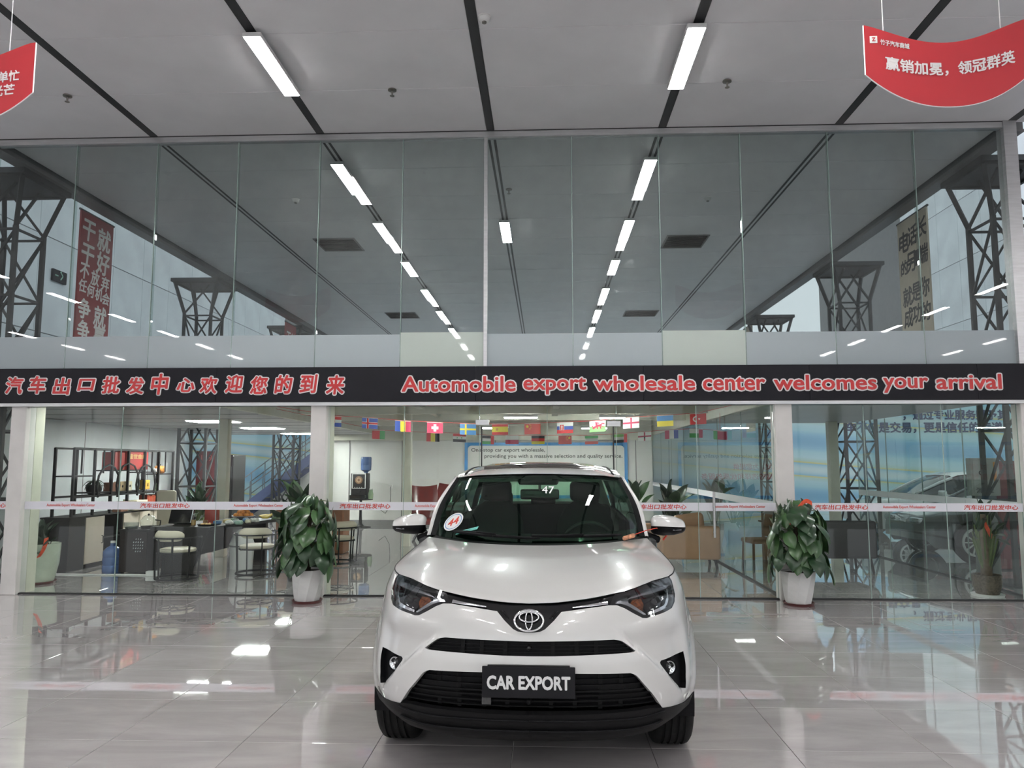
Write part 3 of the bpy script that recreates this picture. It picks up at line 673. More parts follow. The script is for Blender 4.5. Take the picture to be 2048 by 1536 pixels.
def cdt(poly, holes=(), d=.025):
    rings = [dense(poly, d)]+[dense(h, d) for h in holes]
    vs, es = [], []
    for r in rings:
        o = len(vs); vs += r; es += [(o+i, o+(i+1) % len(r)) for i in range(len(r))]
    a = np.array(rings[0]); lo, hi = a.min(0), a.max(0); bd = np.array(vs)
    gx, gy = np.meshgrid(lo[0]+d*(np.arange(int((hi[0]-lo[0])/d)+1)+.5), lo[1]+d*(np.arange(int((hi[1]-lo[1])/d)+1)+.5))
    G = np.stack([gx.ravel(), gy.ravel()], 1); ok = inmask(G, rings[0])
    for h in rings[1:]: ok &= ~inmask(G, h)
    G = G[ok]
    if len(G):
        for k0 in range(0, len(G), 500):
            g_ = G[k0:k0+500]; dm = np.min(np.hypot(g_[:, :1]-bd[:, 0][None], g_[:, 1:]-bd[:, 1][None]), 1); vs += [tuple(q) for q in g_[dm > d*.55]]
    ov, oe, of, *_ = delaunay_2d_cdt([Vector(p) for p in vs], es, [], 0, 1e-6)
    keep = []; cs = []; fs_ = []
    for f in of:
        c = (sum(ov[i].x for i in f)/3, sum(ov[i].y for i in f)/3)
        cs.append(c); fs_.append(tuple(f))
    if cs:
        A_ = np.array(cs); ok = inmask(A_, rings[0])
        for h in rings[1:]: ok &= ~inmask(A_, h)
        keep = [f for f, k_ in zip(fs_, ok) if k_]
    return [(p.x, p.y) for p in ov], keep, rings
def shell_patch(name, polys, off, thick, m, parent, d=.02, holes=(), sides=(1, -1), smooth=True, sub=None):
    """solid patch lying on the shell; polygons in (s,z) of the right half, mirrored"""
    V, F, NN = [], [], []
    for poly in polys:
        pv, pf, rings = cdt(poly, holes, d)
        for sg in sides:
            o = len(V)
            for (s_, z_) in pv:
                p, n = sh_off(sg*s_, z_, off); V.append(p); NN.append(n)
            F += [tuple(o+i for i in (f if sg > 0 else f[::-1])) for f in pf]
            if thick:
                for r in rings:
                    b = len(V); k = len(r)
                    for (s_, z_) in r: p, n = sh_off(sg*s_, z_, off); V.append(p); NN.append(None)
                    for (s_, z_) in r: p, n = sh_off(sg*s_, z_, off-thick); V.append(p); NN.append(None)
                    F += [(b+i, b+(i+1) % k, b+k+(i+1) % k, b+k+i) for i in range(k)]
    me = bpy.data.meshes.new(name); me.from_pydata([tuple(map(float, p)) for p in V], [], F); me.update(); me.materials.append(m)
    bm = bmesh.new(); bm.from_mesh(me)
    bmesh.ops.recalc_face_normals(bm, faces=bm.faces[:]) if thick and not smooth else None
    bm.to_mesh(me); bm.free()
    if smooth:
        me.shade_smooth()
        ns = []
        for i, p in enumerate(V):
            ns.append(tuple(NN[i]) if NN[i] is not None else (0, 0, 0))
        me.normals_split_custom_set_from_vertices(ns)
    return link(name, me, parent)
M_paint = mat('white_paint', (.68,.675,.66), .22, var=0, coat=1.0)
M_blk = mat('black_plastic', (.005,.005,.006), .5, var=.3, scale=60, spec=.14)
M_clad = mat('grained_cladding', (.007,.007,.0075), .6, var=.25, scale=120, spec=.16)
M_gloss = mat('gloss_black', (.004,.004,.005), .06, var=0, spec=.5)
M_chrome = mat('chrome', (.82,.82,.83), .08, 1, var=0)
M_rubber = mat('tyre_rubber', (.008,.008,.008), .8, var=.3, scale=40, spec=.25)
M_silver = mat('lamp_silver', (.36,.37,.39), .25, .8, var=.1, scale=30)
M_amber = mat('amber_reflector', (.16,.05,.016), .2, .3, var=.7, scale=60)
M_lens = glass('lamp_lens', (.93,.94,.95), 1.2)
M_wind = glass('green_windscreen', (.42,.70,.52), 1.0)
M_sideglass = glass('dark_side_glass', (.16,.2,.18), 1.3)
M_seat = mat('dark_seat_fabric', (.022,.023,.024), .8, var=.2, scale=40)
M_dash = mat('dashboard', (.018,.019,.02), .6, var=.2, scale=50)
M_liner = mat('grey_headliner', (.20,.20,.19), .9, var=.05)
M_alloy = mat('alloy', (.45,.46,.47), .3, .9, var=.05)
M_red = mat('sticker_red', (.72,.06,.03), .5, var=0)
M_white = mat('print_white', (.82,.82,.82), .5, var=0)

def build_car():
    car = thing('suv_car', 'white compact SUV parked nose-on in the middle of the showroom floor', 'car', (-.084, 3.88, 0), R(-1.0))
    HL = [(1.146,1.006),(.95,1.002),(.75,.994),(.60,.982),(.486,.970),(.465,.955),(.423,.922),(.470,.919),(.51,.905),(.556,.881),(.61,.856),(.64,.853),(.67,.857),(.80,.866),(.90,.874),(.98,.897),(1.04,.925),(1.09,.951),(1.14,.984)]
    GB = [(0,.800),(.03,.801),(.055,.804),(.08,.815),(.127,.855),(.166,.894),(.29,.908),(.423,.920)]
    SLOT_T = [(.541,.708),(.5,.738),(.472,.756),(.455,.761),(.43,.765),(.23,.762),(0,.759)]
    SLOT_B = [(0,.691),(.13,.692),(.33,.697),(.506,.701),(.532,.703)]
    FOG = [(.950,.648),(.83,.643),(.722,.638),(.713,.630),(.716,.62),(.826,.501),(.85,.488),(.895,.474),(.943,.463),(.953,.49),(.957,.546),(.956,.61)]
    LG_T = [(.70,.418),(.561,.566),(.55,.58),(.535,.594),(.52,.602),(.505,.607),(.22,.613),(0,.613)]
    ZW = [(.71,.414),(.85,.400),(1.0,.380),(1.06,.385),(1.10,.40)]
    def arch(ax, r, a0=-20, a1=200, n=26):
        out = []
        for k in range(n+1):
            a = R(a1+(a0-a1)*k/n); y = ax+r*math.cos(a); z = .36+r*math.sin(a); out.append((s_of_y(y), z))
        return out
    sil = .40
    # front arch outline: walk forward->rear over the top
    af = [p for p in arch(AXF, .402, 8, 176)]; ar = [p for p in arch(AXR, .435, 8, 172)]
    TOP = [(s, ztop(s)) for s in (1.3,1.45,1.6,1.75,1.9,2.08,2.3,2.6,3.0,3.4,3.8,4.2,4.6,5.0) if s < S_MAX-.1]+[(S_MAX, 1.20)]
    poly = GB+[p for p in HL[7:]]+[HL[0]]+TOP+[(S_MAX, .42)]+[(s_of_y(4.15)+.1, .42), (s_of_y(4.1), sil)]+ar[::-1]+af[::-1]+[(1.115, .405)]+ZW[::-1]+LG_T+SLOT_B+SLOT_T
    body = shell_patch('body_shell', [poly], 0, 0, M_paint, car, .026, [FOG])
    # inner lips of the openings
    m = MB(); m_f = MB()
    for ring in (SLOT_B+SLOT_T, LG_T, FOG, GB):
        for sg in (1, -1):
            rr = dense(ring, .02); n = len(rr)
            if ring is not FOG: rr = [q for q in rr if abs(q[0]) > 1e-6 or True]; k_ = max(i for i in range(n) if abs(rr[i][0]-ring[-1][0]) < 1e-9 and abs(rr[i][1]-ring[-1][1]) < 1e-9); rr = rr[:k_+1]; n = len(rr)
            last = n if ring is FOG else n
            for i in range(n-1 if ring is not FOG else n):
                a, b = rr[i], rr[(i+1) % n]
                if max(abs(a[0]-b[0]), abs(a[1]-b[1])) > .05: continue
                P = [sh_off(sg*a[0], a[1], 0)[0], sh_off(sg*b[0], b[1], 0)[0], sh_off(sg*b[0], b[1], -.03)[0], sh_off(sg*a[0], a[1], -.03)[0]]
                (m_f if ring is FOG else m).add(P, [(0, 1, 2, 3)])
    m.build('opening_lip', M_paint, body, True); m_f.build('fog_opening_lip', M_blk, body, True)
    # lower cladding: bumper skirt, arch rims, sills
    ai = arch(AXF, .385, -8, 186)
    LGB = [(0,.415),(.2,.417),(.5,.424),(.62,.428),(.70,.418)]
    skirt = [(0,.20),(.25,.20),(.5,.205),(.62,.215),(.72,.25),(.85,.285),(1.0,.30),(1.045,.31)]+[p for p in ai if p[1] < .42 and p[0] < 1.2][::1]+[(1.112,.415)]+ZW[::-1]+LGB[::-1]
    # plain outline of the skirt
    skirt = [(0,.20),(.25,.20),(.5,.205),(.60,.225),(.70,.27),(.85,.315),(1.0,.33),(1.08,.345),(1.09,.37),(1.10,.40)]+[(1.06,.385),(1.0,.380),(.85,.400),(.71,.414)]+LGB[::-1]
    shell_patch('bumper_skirt', [skirt], .004, .03, M_clad, car, .03)
    rim = arch(AXF, .404, 2, 178)+arch(AXF, .385, 2, 178)[::-1]
    for sg in (1, -1): shell_patch('arch_trim', [rim], -.012, .03, M_clad, car, .03, sides=(sg,))
    rim = arch(AXR, .437, 2, 178)+arch(AXR, .385, 2, 178)[::-1]
    for sg in (1, -1): shell_patch('arch_trim', [rim], .006, .04, M_clad, car, .03, sides=(sg,))
    for sg in (1, -1): shell_patch('sill_trim', [[(s_of_y(AXF+.385), .24), (s_of_y(AXR-.385), .24), (s_of_y(AXR-.42), .41), (s_of_y(AXF+.42), .41)]], .006, .03, M_clad, car, .06, sides=(sg,))
    shell_patch('rear_skirt', [[(s_of_y(AXR+.39), .28), (S_MAX-.02, .28), (S_MAX-.02, .44), (s_of_y(AXR+.43), .42)]], .006, .03, M_clad, car, .06)
    # skid lip below the grille
    m = MB()
    for zz, o, h in ((.335, .012, .012), (.385, .006, .010)):
        for sg in (1, -1):
            pts = [sh_off(sg*s_, zz+.02*max(0, (s_-.45)/.3)**2, o)[0] for s_ in np.linspace(0, .72, 22)]
            m.tube(pts, h*.6, 6)
    m.build('skirt_ridge', M_blk, car, True)
    # ---- upper grille
    GR = [(0,.800),(.03,.801),(.055,.804),(.08,.815),(.127,.855),(.166,.894),(.29,.908),(.423,.920),(.465,.955),(.486,.970),(.475,.967),(.316,.948),(.137,.932),(0,.928)]
    ug = shell_patch('upper_grille', [GR], -.010, .02, M_gloss, car, .02)
    for sg in (1, -1):
        P0, P1 = [], []
        for s_ in np.linspace(.226, .421, 14):
            zc = .9135+(s_-.226)/.195*.0185; hh = .003+.004*(s_-.226)/.195
            P0.append(sh_off(sg*s_, zc-hh, -.002)[0]); P1.append(sh_off(sg*s_, zc+hh, -.002)[0])
        b = MB(); mid = [(np.array(a)+np.array(c))/2+np.array([0,-.004,0]) for a, c in zip(P0, P1)]
        b.grid([P0, mid, P1], flip=sg > 0); b.build('chrome_strip', M_chrome, ug, True)
    # ridges beside the badge
    for sg in (1, -1):
        b = MB()
        for q in range(2):
            b.bar(sh_off(sg*(.105+.014*q), .866+.004*q, -.004)[0], sh_off(sg*(.135+.014*q), .898, -.004)[0], .004)
        b.build('grille_rib', M_gloss, ug)
    # emblem: three chrome ovals
    def ring(cx, cz, a, b_, w, n=40, dep=.008):
        mm = MB(); P = []
        yy = -.014
        for k in range(n):
            t = 2*math.pi*k/n; row = []
            for j in range(6):
                q = 2*math.pi*j/6; rr = w*math.cos(q)
                x = cx+(a+rr)*math.cos(t); z = cz+(b_+rr)*math.sin(t)
                y = np.interp(z, [.80,.91], [.030,.082])+yy-dep*math.sin(q)*.7
                row.append((x, y, z))
            P.append(row+[row[0]])
        P.append(P[0]); mm.grid(P); return mm
    em = MB()
    for r_ in (ring(0,.857,.071,.046,.0055), ring(0,.873,.048,.022,.0042), ring(0,.859,.0165,.042,.0042)): em.add(r_.v, r_.f)
    em.build('emblem', M_chrome, car, True)
    # ---- slot grille and lower grille
    def grille(name, top, bot, dep, bars, posts, camera=False):
        P = bot+top
        g = shell_patch(name, [P], -dep, 0, M_blk, car, .03)
        for z0, z1 in bars:
            b = MB()
            for sg in (1, -1):
                smax = max(s_ for s_ in np.linspace(0, .75, 151) if inpoly((s_, z0+1e-4), P) or s_ == 0)
                ss = np.linspace(0, max(smax, .05), 20)
                A = [sh_off(sg*s_, z0+.10*(z0-.5)*0, -dep+.022)[0] for s_ in ss]; B_ = [sh_off(sg*s_, z1, -dep+.022)[0] for s_ in ss]
                A2 = [sh_off(sg*s_, z0, -dep)[0] for s_ in ss]; B2 = [sh_off(sg*s_, z1, -dep)[0] for s_ in ss]
                b.grid([A2, A, B_, B2], flip=sg < 0)
            b.build('slat', M_clad, g, False)
        for s_ in posts:
            for sg in (1, -1):
                zz = [q for q in np.linspace(.38, .8, 120) if inpoly((s_, q), P)]
                if not zz: continue
                b = MB(); b.bar(sh_off(sg*s_, zz[0], -dep+.012)[0], sh_off(sg*s_, zz[-1], -dep+.012)[0], .005, .02); b.build('upright', M_clad, g)
        return g
    sg_ = grille('slot_grille', SLOT_T, SLOT_B, .035, [(.706,.709),(.722,.725),(.738,.741)], (.12,.24,.34))
    MB().lathe([(.001,-.012),(.010,-.012),(.012,-.004),(.012,.02)], 14, (0, sh_off(0, .727, -.012)[0][1], .727), 'Y').build('front_camera', M_gloss, sg_, True)
    lg = grille('lower_grille', LG_T, LGB, .055, [(.436,.442),(.462,.469),(.489,.496),(.516,.523),(.545,.55),(.575,.58)], (.11,.23,.36,.47))
    # blanking plates at both ends of the lower grille
    for sg in (1, -1): shell_patch('grille_blank', [[(.36,.47),(.63,.47),(.56,.55),(.36,.55)]], -.045, 0, M_clad, lg, .04, sides=(sg,))
    b = MB(); b.box((-.21,.045,.49),(.045,.02,.07)); b.build('grille_bracket', mat('bracket_grey', (.06,.06,.06), .5, var=.3, scale=60), lg)
    MB().lathe([(.001,-.01),(.012,-.01),(.014,.02)], 12, (0, .02, .475), 'Y').build('tow_eye_cover', M_blk, lg, True)
    # ---- number plate
    pl = MB().rbox((0,-.022,.578),(.452,.010,.148),.004).build('number_plate', mat('plate_black', (.007,.007,.009), .45, var=0, spec=.2), car)
    facing(fit(embolden(text_mb('CAR EXPORT', .08), .0030), .405, .066), 0, -.0285, .577).build('plate_lettering', M_white, pl)
    MB().box((0,-.012,.648),(.40,.018,.014)).build('plate_bracket', M_blk, pl)
    # ---- fog lamps
    for sg in (1, -1):
        f = shell_patch('fog_lamp', [FOG], -.028, 0, M_blk, car, .03, sides=(sg,))
        p, n = sh_off(sg*.834, .588, -.030)
        def fr(prof, nm, mm, p=p, f=f):
            q = MB().lathe(prof, 24, (0, 0, 0), 'Y').build(nm, mm, f, True); q.location = tuple(p); q.rotation_euler = (R(4), 0, R(14)*sg); return q
        fr([(.0005,-.020),(.018,-.019),(.030,-.014),(.036,-.006),(.037,.01)], 'fog_lens', M_lens)
        fr([(.0005,.012),(.014,.008),(.028,-.004),(.034,-.006)], 'fog_reflector', M_chrome)
        fr([(.036,.012),(.036,-.012),(.042,-.012),(.044,.012)], 'fog_bezel', M_blk)
        fr([(.0005,-.014),(.008,-.014),(.009,.006)], 'fog_bulb_cap', M_chrome)
    # ---- headlights
    for sg in (1, -1):
        h = shell_patch('headlight', [HL], -.055, 0, M_blk, car, .03, sides=(sg,))
        shell_patch('lamp_wall', [HL], -.004, .055, M_gloss, h, .03, sides=(sg,), holes=[[(.80+(a-.80)*.94, .925+(b_-.925)*.90) for a, b_ in [(1.125,.99),(.75,.983),(.60,.972),(.492,.962),(.470,.952),(.436,.927),(.475,.926),(.516,.912),(.562,.888),(.613,.864),(.64,.861),(.67,.864),(.80,.874),(.895,.883),(.972,.905),(1.03,.932),(1.08,.957),(1.12,.978)]]], smooth=False)
        shell_patch('lamp_lens', [HL], .002, 0, M_lens, h, .025, sides=(sg,))
        # bright daytime light following the outer and lower edge
        shell_patch('daytime_light', [[(1.10,.962),(1.045,.962),(.862,.899),(.675,.882),(.672,.869),(.80,.873),(.893,.884),(.97,.906),(1.03,.932),(1.08,.955)]], -.018, .02, M_chrome, h, .03, sides=(sg,))
        shell_patch('upper_brow', [[(1.10,.985),(.75,.976),(.62,.966),(.56,.952),(.60,.955),(.70,.962),(1.04,.966),(1.10,.966)]], -.020, .02, M_silver, h, .03, sides=(sg,))
        shell_patch('inner_reflector', [[(.58,.968),(.492,.960),(.472,.951),(.440,.929),(.478,.927),(.52,.912),(.57,.888),(.64,.872),(.60,.915),(.566,.935)]], -.030, .02, M_silver, h, .025, sides=(sg,))
        shell_patch('chrome_sweep', [[(.44,.936),(.50,.934),(.55,.918),(.60,.892),(.645,.868),(.655,.874),(.61,.905),(.565,.932),(.51,.946),(.445,.943)]], -.016, .01, M_silver, h, .025, sides=(sg,))
        shell_patch('indicator', [[(.69,.955),(.615,.954),(.575,.937),(.61,.912),(.65,.893),(.68,.925)]], -.030, .01, M_amber, h, .025, sides=(sg,))
        shell_patch('indicator', [[(.53,.918),(.56,.905),(.60,.882),(.592,.876),(.55,.896),(.52,.91)]], -.022, .01, M_amber, h, .025, sides=(sg,))
        shell_patch('projector_housing', [[(1.02,.953),(.70,.956),(.672,.925),(.69,.889),(.853,.901)]], -.040, .01, M_gloss, h, .03, sides=(sg,))
        p, n = sh_off(sg*.80, .927, -.040)
        q = MB().lathe([(.0005,-.016),(.012,-.013),(.021,-.004),(.023,.004)], 20, (0,0,0), 'Y').build('projector_lens', M_gloss, h, True); q.location = tuple(p); q.rotation_euler = (0, 0, R(16)*sg)
    # ---- bonnet
    nu, nv = 61, 33
    sc_, sw_ = 1.146, 2.08
    front = np.array([sh_off(s_, ztop(s_)-.001, .002)[0] for s_ in np.linspace(-sc_, sc_, nu)])
    ri = np.array([sh_off(s_, ztop(s_)-.001, .002)[0] for s_ in np.linspace(sc_, sw_, nv)]); le = ri*np.array([-1, 1, 1])
    cr = ri[-1]
    cowl = resamp([(-cr[0], cr[1], cr[2]), (-.60,1.32,1.128), (-.42,1.18,1.122), (-.2,1.12,1.116), (0,1.105,1.114), (.2,1.12,1.116), (.42,1.18,1.122), (.60,1.32,1.128), (cr[0], cr[1], cr[2])], nu)
    P = coons(front, cowl, le, ri)
    for i in range(nv):
        v = i/(nv-1)
        for j in range(nu):
            u = 2*j/(nu-1)-1
            e = (1-u*u)
            P[i, j, 2] += .030*math.sin(math.pi*v**.7)*e**.6 + .006*math.sin(math.pi*v)*(sst(.30,.42,abs(u))-sst(.62,.9,abs(u)))
    ho = MB().grid(P.tolist(), flip=False).build('bonnet', M_paint, car, True)
    b = MB()                                                       # shut-line between bonnet and wings
    for E in (ri, le): b.tube([tuple(p+np.array([0,0,-.001])) for p in E], .0035, 6)
    b.build('shut_line', M_blk, ho)
    # ---- cowl, windscreen
    wb = resamp([(-.70,1.50,1.142), (-.59,1.36,1.136), (-.4,1.235,1.130), (-.2,1.175,1.126), (0,1.16,1.124), (.2,1.175,1.126), (.4,1.235,1.130), (.59,1.36,1.136), (.70,1.50,1.142)], nu)
    wt = resamp([(-.598,1.985,1.518), (-.4,1.885,1.538), (0,1.835,1.548), (.4,1.885,1.538), (.598,1.985,1.518)], nu)
    MB().grid([[tuple(p) for p in cowl+np.array([0,-.01,-.02])], [tuple(p) for p in (cowl*.5+wb*.5)+np.array([0,0,-.016])], [tuple(p) for p in wb+np.array([0,.01,.0])]]).build('cowl_panel', M_blk, car, True)
    nw = 21
    wl = resamp([tuple(wb[0]), tuple((wb[0]+wt[0])/2+np.array([-.012,-.01,.012])), tuple(wt[0])], nw); wr = wl*np.array([-1, 1, 1])
    W = coons(wb, wt, wl, wr)
    for i in range(nw):
        v = i/(nw-1); W[i, :, 1] -= .02*math.sin(math.pi*v); W[i, :, 2] += .018*math.sin(math.pi*v)
    ws = MB().grid(W.tolist()).build('windscreen', M_wind, car, True)
    fr = MB(); off = np.array([0, .003, -.003])
    fi = np.concatenate([np.linspace(0, 3, 2)*0+[0, 1.7]])
    def wsp(u, v):
        i = v*(nw-1); j = u*(nu-1); i0, j0 = min(int(i), nw-2), min(int(j), nu-2); a, b2 = i-i0, j-j0
        return (W[i0, j0]*(1-a)*(1-b2)+W[i0+1, j0]*a*(1-b2)+W[i0, j0+1]*(1-a)*b2+W[i0+1, j0+1]*a*b2)
    uu = np.linspace(0, 1, 41)
    fr.grid([[tuple(wsp(u, v)+off) for u in uu] for v in (0, .11)]); fr.grid([[tuple(wsp(u, v)+off) for u in uu] for v in (.955, 1)])
    for a, b2 in ((0, .022), (.978, 1)): fr.grid([[tuple(wsp(a+(b2-a)*k, v)+off) for k in (0, 1)] for v in np.linspace(0, 1, 15)])
    fr.grid([[tuple(wsp(u, v)+off) for u in np.linspace(.42, .58, 5)] for v in (.90, .96)])
    fr.build('windscreen_frit', M_gloss, ws, True)
    def wsn(u, v):
        e = .01; n = np.cross(wsp(min(u+e, 1), v)-wsp(max(u-e, 0), v), wsp(u, min(v+e, 1))-wsp(u, max(v-e, 0))); return n/np.linalg.norm(n)
    # stickers on the glass
    def on_ws(mb, u0, v0, o):
        n = wsn(u0, v0); c = wsp(u0, v0)+n*o; a = np.array([1., 0, 0]); a -= n*a.dot(n); a /= np.linalg.norm(a); b2 = np.cross(n, a)
        return xf(mb, lambda x, y, z: c+a*x+b2*y+n*z)
    def disc(a, b2, n=40): return MB().prism([(a*math.cos(2*math.pi*k/n), b2*math.sin(2*math.pi*k/n)) for k in range(n)], .0008, lambda x, y, z: (x, y, z))
    uv44 = (.112, .20)
    st = on_ws(disc(.078, .078), *uv44, .004).build('round_sticker', M_white, ws)
    b = MB(); P0 = [[(r_*math.cos(2*math.pi*k/40), r_*math.sin(2*math.pi*k/40), .001) for k in range(41)] for r_ in (.062, .067)]; b.grid(P0, flip=True)
    on_ws(b, *uv44, .005).build('sticker_ring', mat('sticker_blue', (.12,.30,.55), .5, var=0), st)
    on_ws(fit(embolden(text_mb('44', .08, shear=.2), .0008), .088, .064), *uv44, .0062).build('sticker_number', M_red, st)
    on_ws(fit(text_mb('47', .06), .085, .105), .555, .70, .004).build('window_number', M_white, ws)
    on_ws(MB().prism([(-.085,-.012),(.075,-.012),(.085,.012),(-.06,.012)], .0008, lambda x, y, z: (x, y, z)), .20, .105, .004).build('teal_sticker', mat('sticker_teal', (.10,.42,.36), .5, var=.4, scale=60), ws)
    # ---- pillars, roof, sides, tail
    pq = resamp([tuple(cr+np.array([.006, -.01, 0])), (.735,1.72,1.335), (.632,2.03,1.535)], nw)
    pl_ = MB(); bl_ = MB()
    for sg in (1, -1):
        E = wr if sg > 0 else wl; Q = pq*np.array([sg, 1, 1])
        rows_b, rows_w = [], []
        for i in range(nw):
            a, c = E[i], Q[i]; nrm = np.array([sg*.25, -.2, .2])
            mid1 = a+(c-a)*.50+nrm*.028; mid2 = a+(c-a)*.56+nrm*.045; mid3 = a+(c-a)*.80+nrm*.045
            rows_b.append([tuple(a), tuple(a+(c-a)*.2+nrm*.018), tuple(mid1)]); rows_w.append([tuple(mid1), tuple(mid2), tuple(mid3), tuple(c)])
        MB().grid(rows_w, flip=sg < 0).build('windscreen_pillar', M_paint, car, True); MB().grid(rows_b, flip=sg < 0).build('pillar_moulding', M_blk, car, True)
    
    nr = 29
    re_ = resamp([(.625,2.0,1.528), (.618,2.3,1.565), (.610,2.7,1.586), (.60,3.3,1.585), (.585,3.9,1.562), (.57,4.22,1.54)], nr)
    rt = resamp([(-.57,4.22,1.54), (-.3,4.30,1.566), (0,4.32,1.572), (.3,4.30,1.566), (.57,4.22,1.54)], nu)
    rf = wt.copy(); k = np.linspace(-1, 1, nu); rf[:, 0] *= .625/.598; rf[:, 2] += .004
    rl = re_*np.array([-1, 1, 1]); Rf = coons(rf, rt, rl, re_)
    for i in range(nr):
        v = i/(nr-1)
        for j in range(nu):
            u = 2*j/(nu-1)-1; Rf[i, j, 2] += .020*math.sin(math.pi*min(1, v*1.25)**.8)*(1-u**4)
    ro = MB().grid(Rf.tolist()).build('roof', M_paint, car, True)
    MB().grid([[tuple(q+np.array([0,.02,-.035])) for q in row[::4]] for row in Rf[::4]], flip=True).build('headliner', M_liner, car, True)
    b = MB()
    for sg in (1, -1): b.tube([tuple(q*np.array([sg*.905, 1, 1])+np.array([0,0,.010])) for q in re_[1:-1]], [.012]*(nr-2), 6)
    b.build('roof_moulding', M_blk, ro, True)
    def roofz(x, y):
        A_ = Rf.reshape(-1, 3); d = np.hypot(A_[:, 0]-x, A_[:, 1]-y); return A_[np.argmin(d), 2]
    sr = MB(); xs = np.linspace(-.43, .43, 17)
    P = [[(x, y+.05*(abs(x)/.43)**2, roofz(x, y)+h) for x in xs] for y, h in ((2.10,-.004),(2.12,.016),(2.18,.022),(2.45,.014),(2.9,.008),(3.0,-.01))]
    sr.grid(P).build('sunroof_glass', mat('brown_sunroof', (.05,.045,.04), .12, var=0, coat=1), ro, True)
    # side walls above the belt: dark glass, pillars, frames
    sb = np.array([sh_off(s_, ztop(s_)-.002, .0)[0] for s_ in np.linspace(2.06, s_of_y(4.05), 30)])
    def side_line(t):                                    # t 0..1 along, belt->roof
        i = t*(len(sb)-1); i0 = min(int(i), len(sb)-2); a = sb[i0]*(1-(i-i0))+sb[i0+1]*(i-i0)
        j = t*(nr-1); j0 = min(int(j), nr-2); c = re_[j0]*(1-(j-j0))+re_[j0+1]*(j-j0); return a, c
    for sg in (1, -1):
        G = MB(); rows = []
        for t in np.linspace(0, 1, 25):
            a, c = side_line(t); rows.append([tuple((a*(1-q)+c*q+np.array([.02*math.sin(math.pi*q), 0, 0]))*np.array([sg, 1, 1])) for q in np.linspace(0, 1, 7)])
        G.grid(rows, flip=sg > 0); G.build('side_window', M_sideglass, car, True)
        for t0, t1, nm, mm in ((.33,.375,'door_pillar',M_gloss), (.66,.70,'door_pillar',M_gloss), (.86,1.0,'rear_pillar',M_paint)):
            b = MB(); rows = []
            for t in np.linspace(t0, t1, 4):
                a, c = side_line(t); rows.append([tuple((a*(1-q)+c*q+np.array([.004+.02*math.sin(math.pi*q), 0, 0]))*np.array([sg, 1, 1])) for q in np.linspace(0, 1, 7)])
            b.grid(rows, flip=sg > 0).build(nm, mm, car, True)
        b = MB(); b.tube([tuple(p*np.array([sg, 1, 1])) for p in sb], .009, 6); b.build('belt_moulding', M_blk, car, True)
        b = MB()                                        # door shut-lines
        for y in (1.55, 2.62, 3.45):
            ss = s_of_y(y); b.tube([tuple(sh_off(sg*ss, z, .0005)[0]) for z in np.linspace(.42, ztop(ss)-.01, 10)], .003, 5)
        b.build('door_shut_line', M_blk, body)
    # tailgate with window
    tb = np.array([sh_off(s_, 1.19, 0)[0] for s_ in np.linspace(s_of_y(4.05), S_MAX, 16)])
    tb = np.concatenate([tb[:, :]*np.array([-1, 1, 1]), tb[::-1][1:]])
    tb = resamp([tuple(p) for p in tb[::3]], nu); tl = np.array([tb[0]*(1-q)+rt[0]*q for q in np.linspace(0, 1, 9)]); tr_ = np.array([tb[-1]*(1-q)+rt[-1]*q for q in np.linspace(0, 1, 9)])
    T = coons(tb, rt, tl, tr_)
    tg = MB().grid([list(map(tuple, row[:10])) for row in T]); tg.grid([list(map(tuple, row[-10:])) for row in T]); tg.grid([list(map(tuple, row[9:-9])) for row in T[:2]]); tg.grid([list(map(tuple, row[9:-9])) for row in T[-2:]])
    tg.build('tailgate', M_paint, car, True)
    MB().grid([list(map(tuple, row[9:-9])) for row in T[1:-1]]).build('rear_window', glass('rear_glass', (.78,.86,.82), 1.0), car, True)
    # underbody and wheel wells
    b = MB(); b.bb(-.70, .70, .42, 4.3, .24, .30); b.bb(-.56, .56, .24, 1.2, .30, .82); b.bb(-.84,.84,1.45,3.1,.26,.34); b.build('underbody', M_blk, car)
    for ax in (AXF, AXR):
        for sg in (1, -1):
            b = MB()
            for rr, x0, x1 in ((.395, .55, .885),):
                P0 = [[(sg*x, ax+rr*math.cos(R(a)), .36+rr*math.sin(R(a))) for a in np.linspace(-15, 195, 22)] for x in (x0, x1)]
                b.grid(P0)
            b.add([(sg*.55, ax+.395*math.cos(R(a)), .36+.395*math.sin(R(a))) for a in np.linspace(-15, 195, 22)], [tuple(range(22))])
            b.build('wheel_well', M_blk, car)
    # wheels
    def wheel():
        T_ = MB(); prof = [(.225,-.085),(.245,-.100),(.290,-.112),(.330,-.110),(.350,-.095),(.358,-.075)]
        for g in (-.055, -.02, .02, .055): prof += [(.360, g-.008), (.350, g-.007), (.350, g+.007), (.360, g+.008)]
        prof += [(.358,.075),(.350,.095),(.330,.110),(.290,.112),(.245,.100),(.225,.085)]
        return T_.lathe(prof, 48, (0,0,0), 'X')
    tyre_me = wheel().mesh('tyre', M_rubber, 40)
    rm = MB().lathe([(.224,-.085),(.230,-.09),(.236,-.095),(.228,-.07),(.215,0),(.228,.07),(.236,.095),(.230,.09),(.224,.085)], 40, (0,0,0), 'X')
    for k in range(5):
        a = 2*math.pi*k/5
        for da in (-.16, .16): rm.bar((.062, .04*math.cos(a), .04*math.sin(a)), (.066, .222*math.cos(a+da), .222*math.sin(a+da)), .03, .025, up=(1,0,0))
    rm.lathe([(.001,.075),(.035,.075),(.055,.06),(.055,-.06)], 20, (0,0,0), 'X'); rm.lathe([(.001,.0),(.16,.0)], 24, (0,0,0), 'X')
    rim_me = rm.mesh('rim', M_alloy, 40)
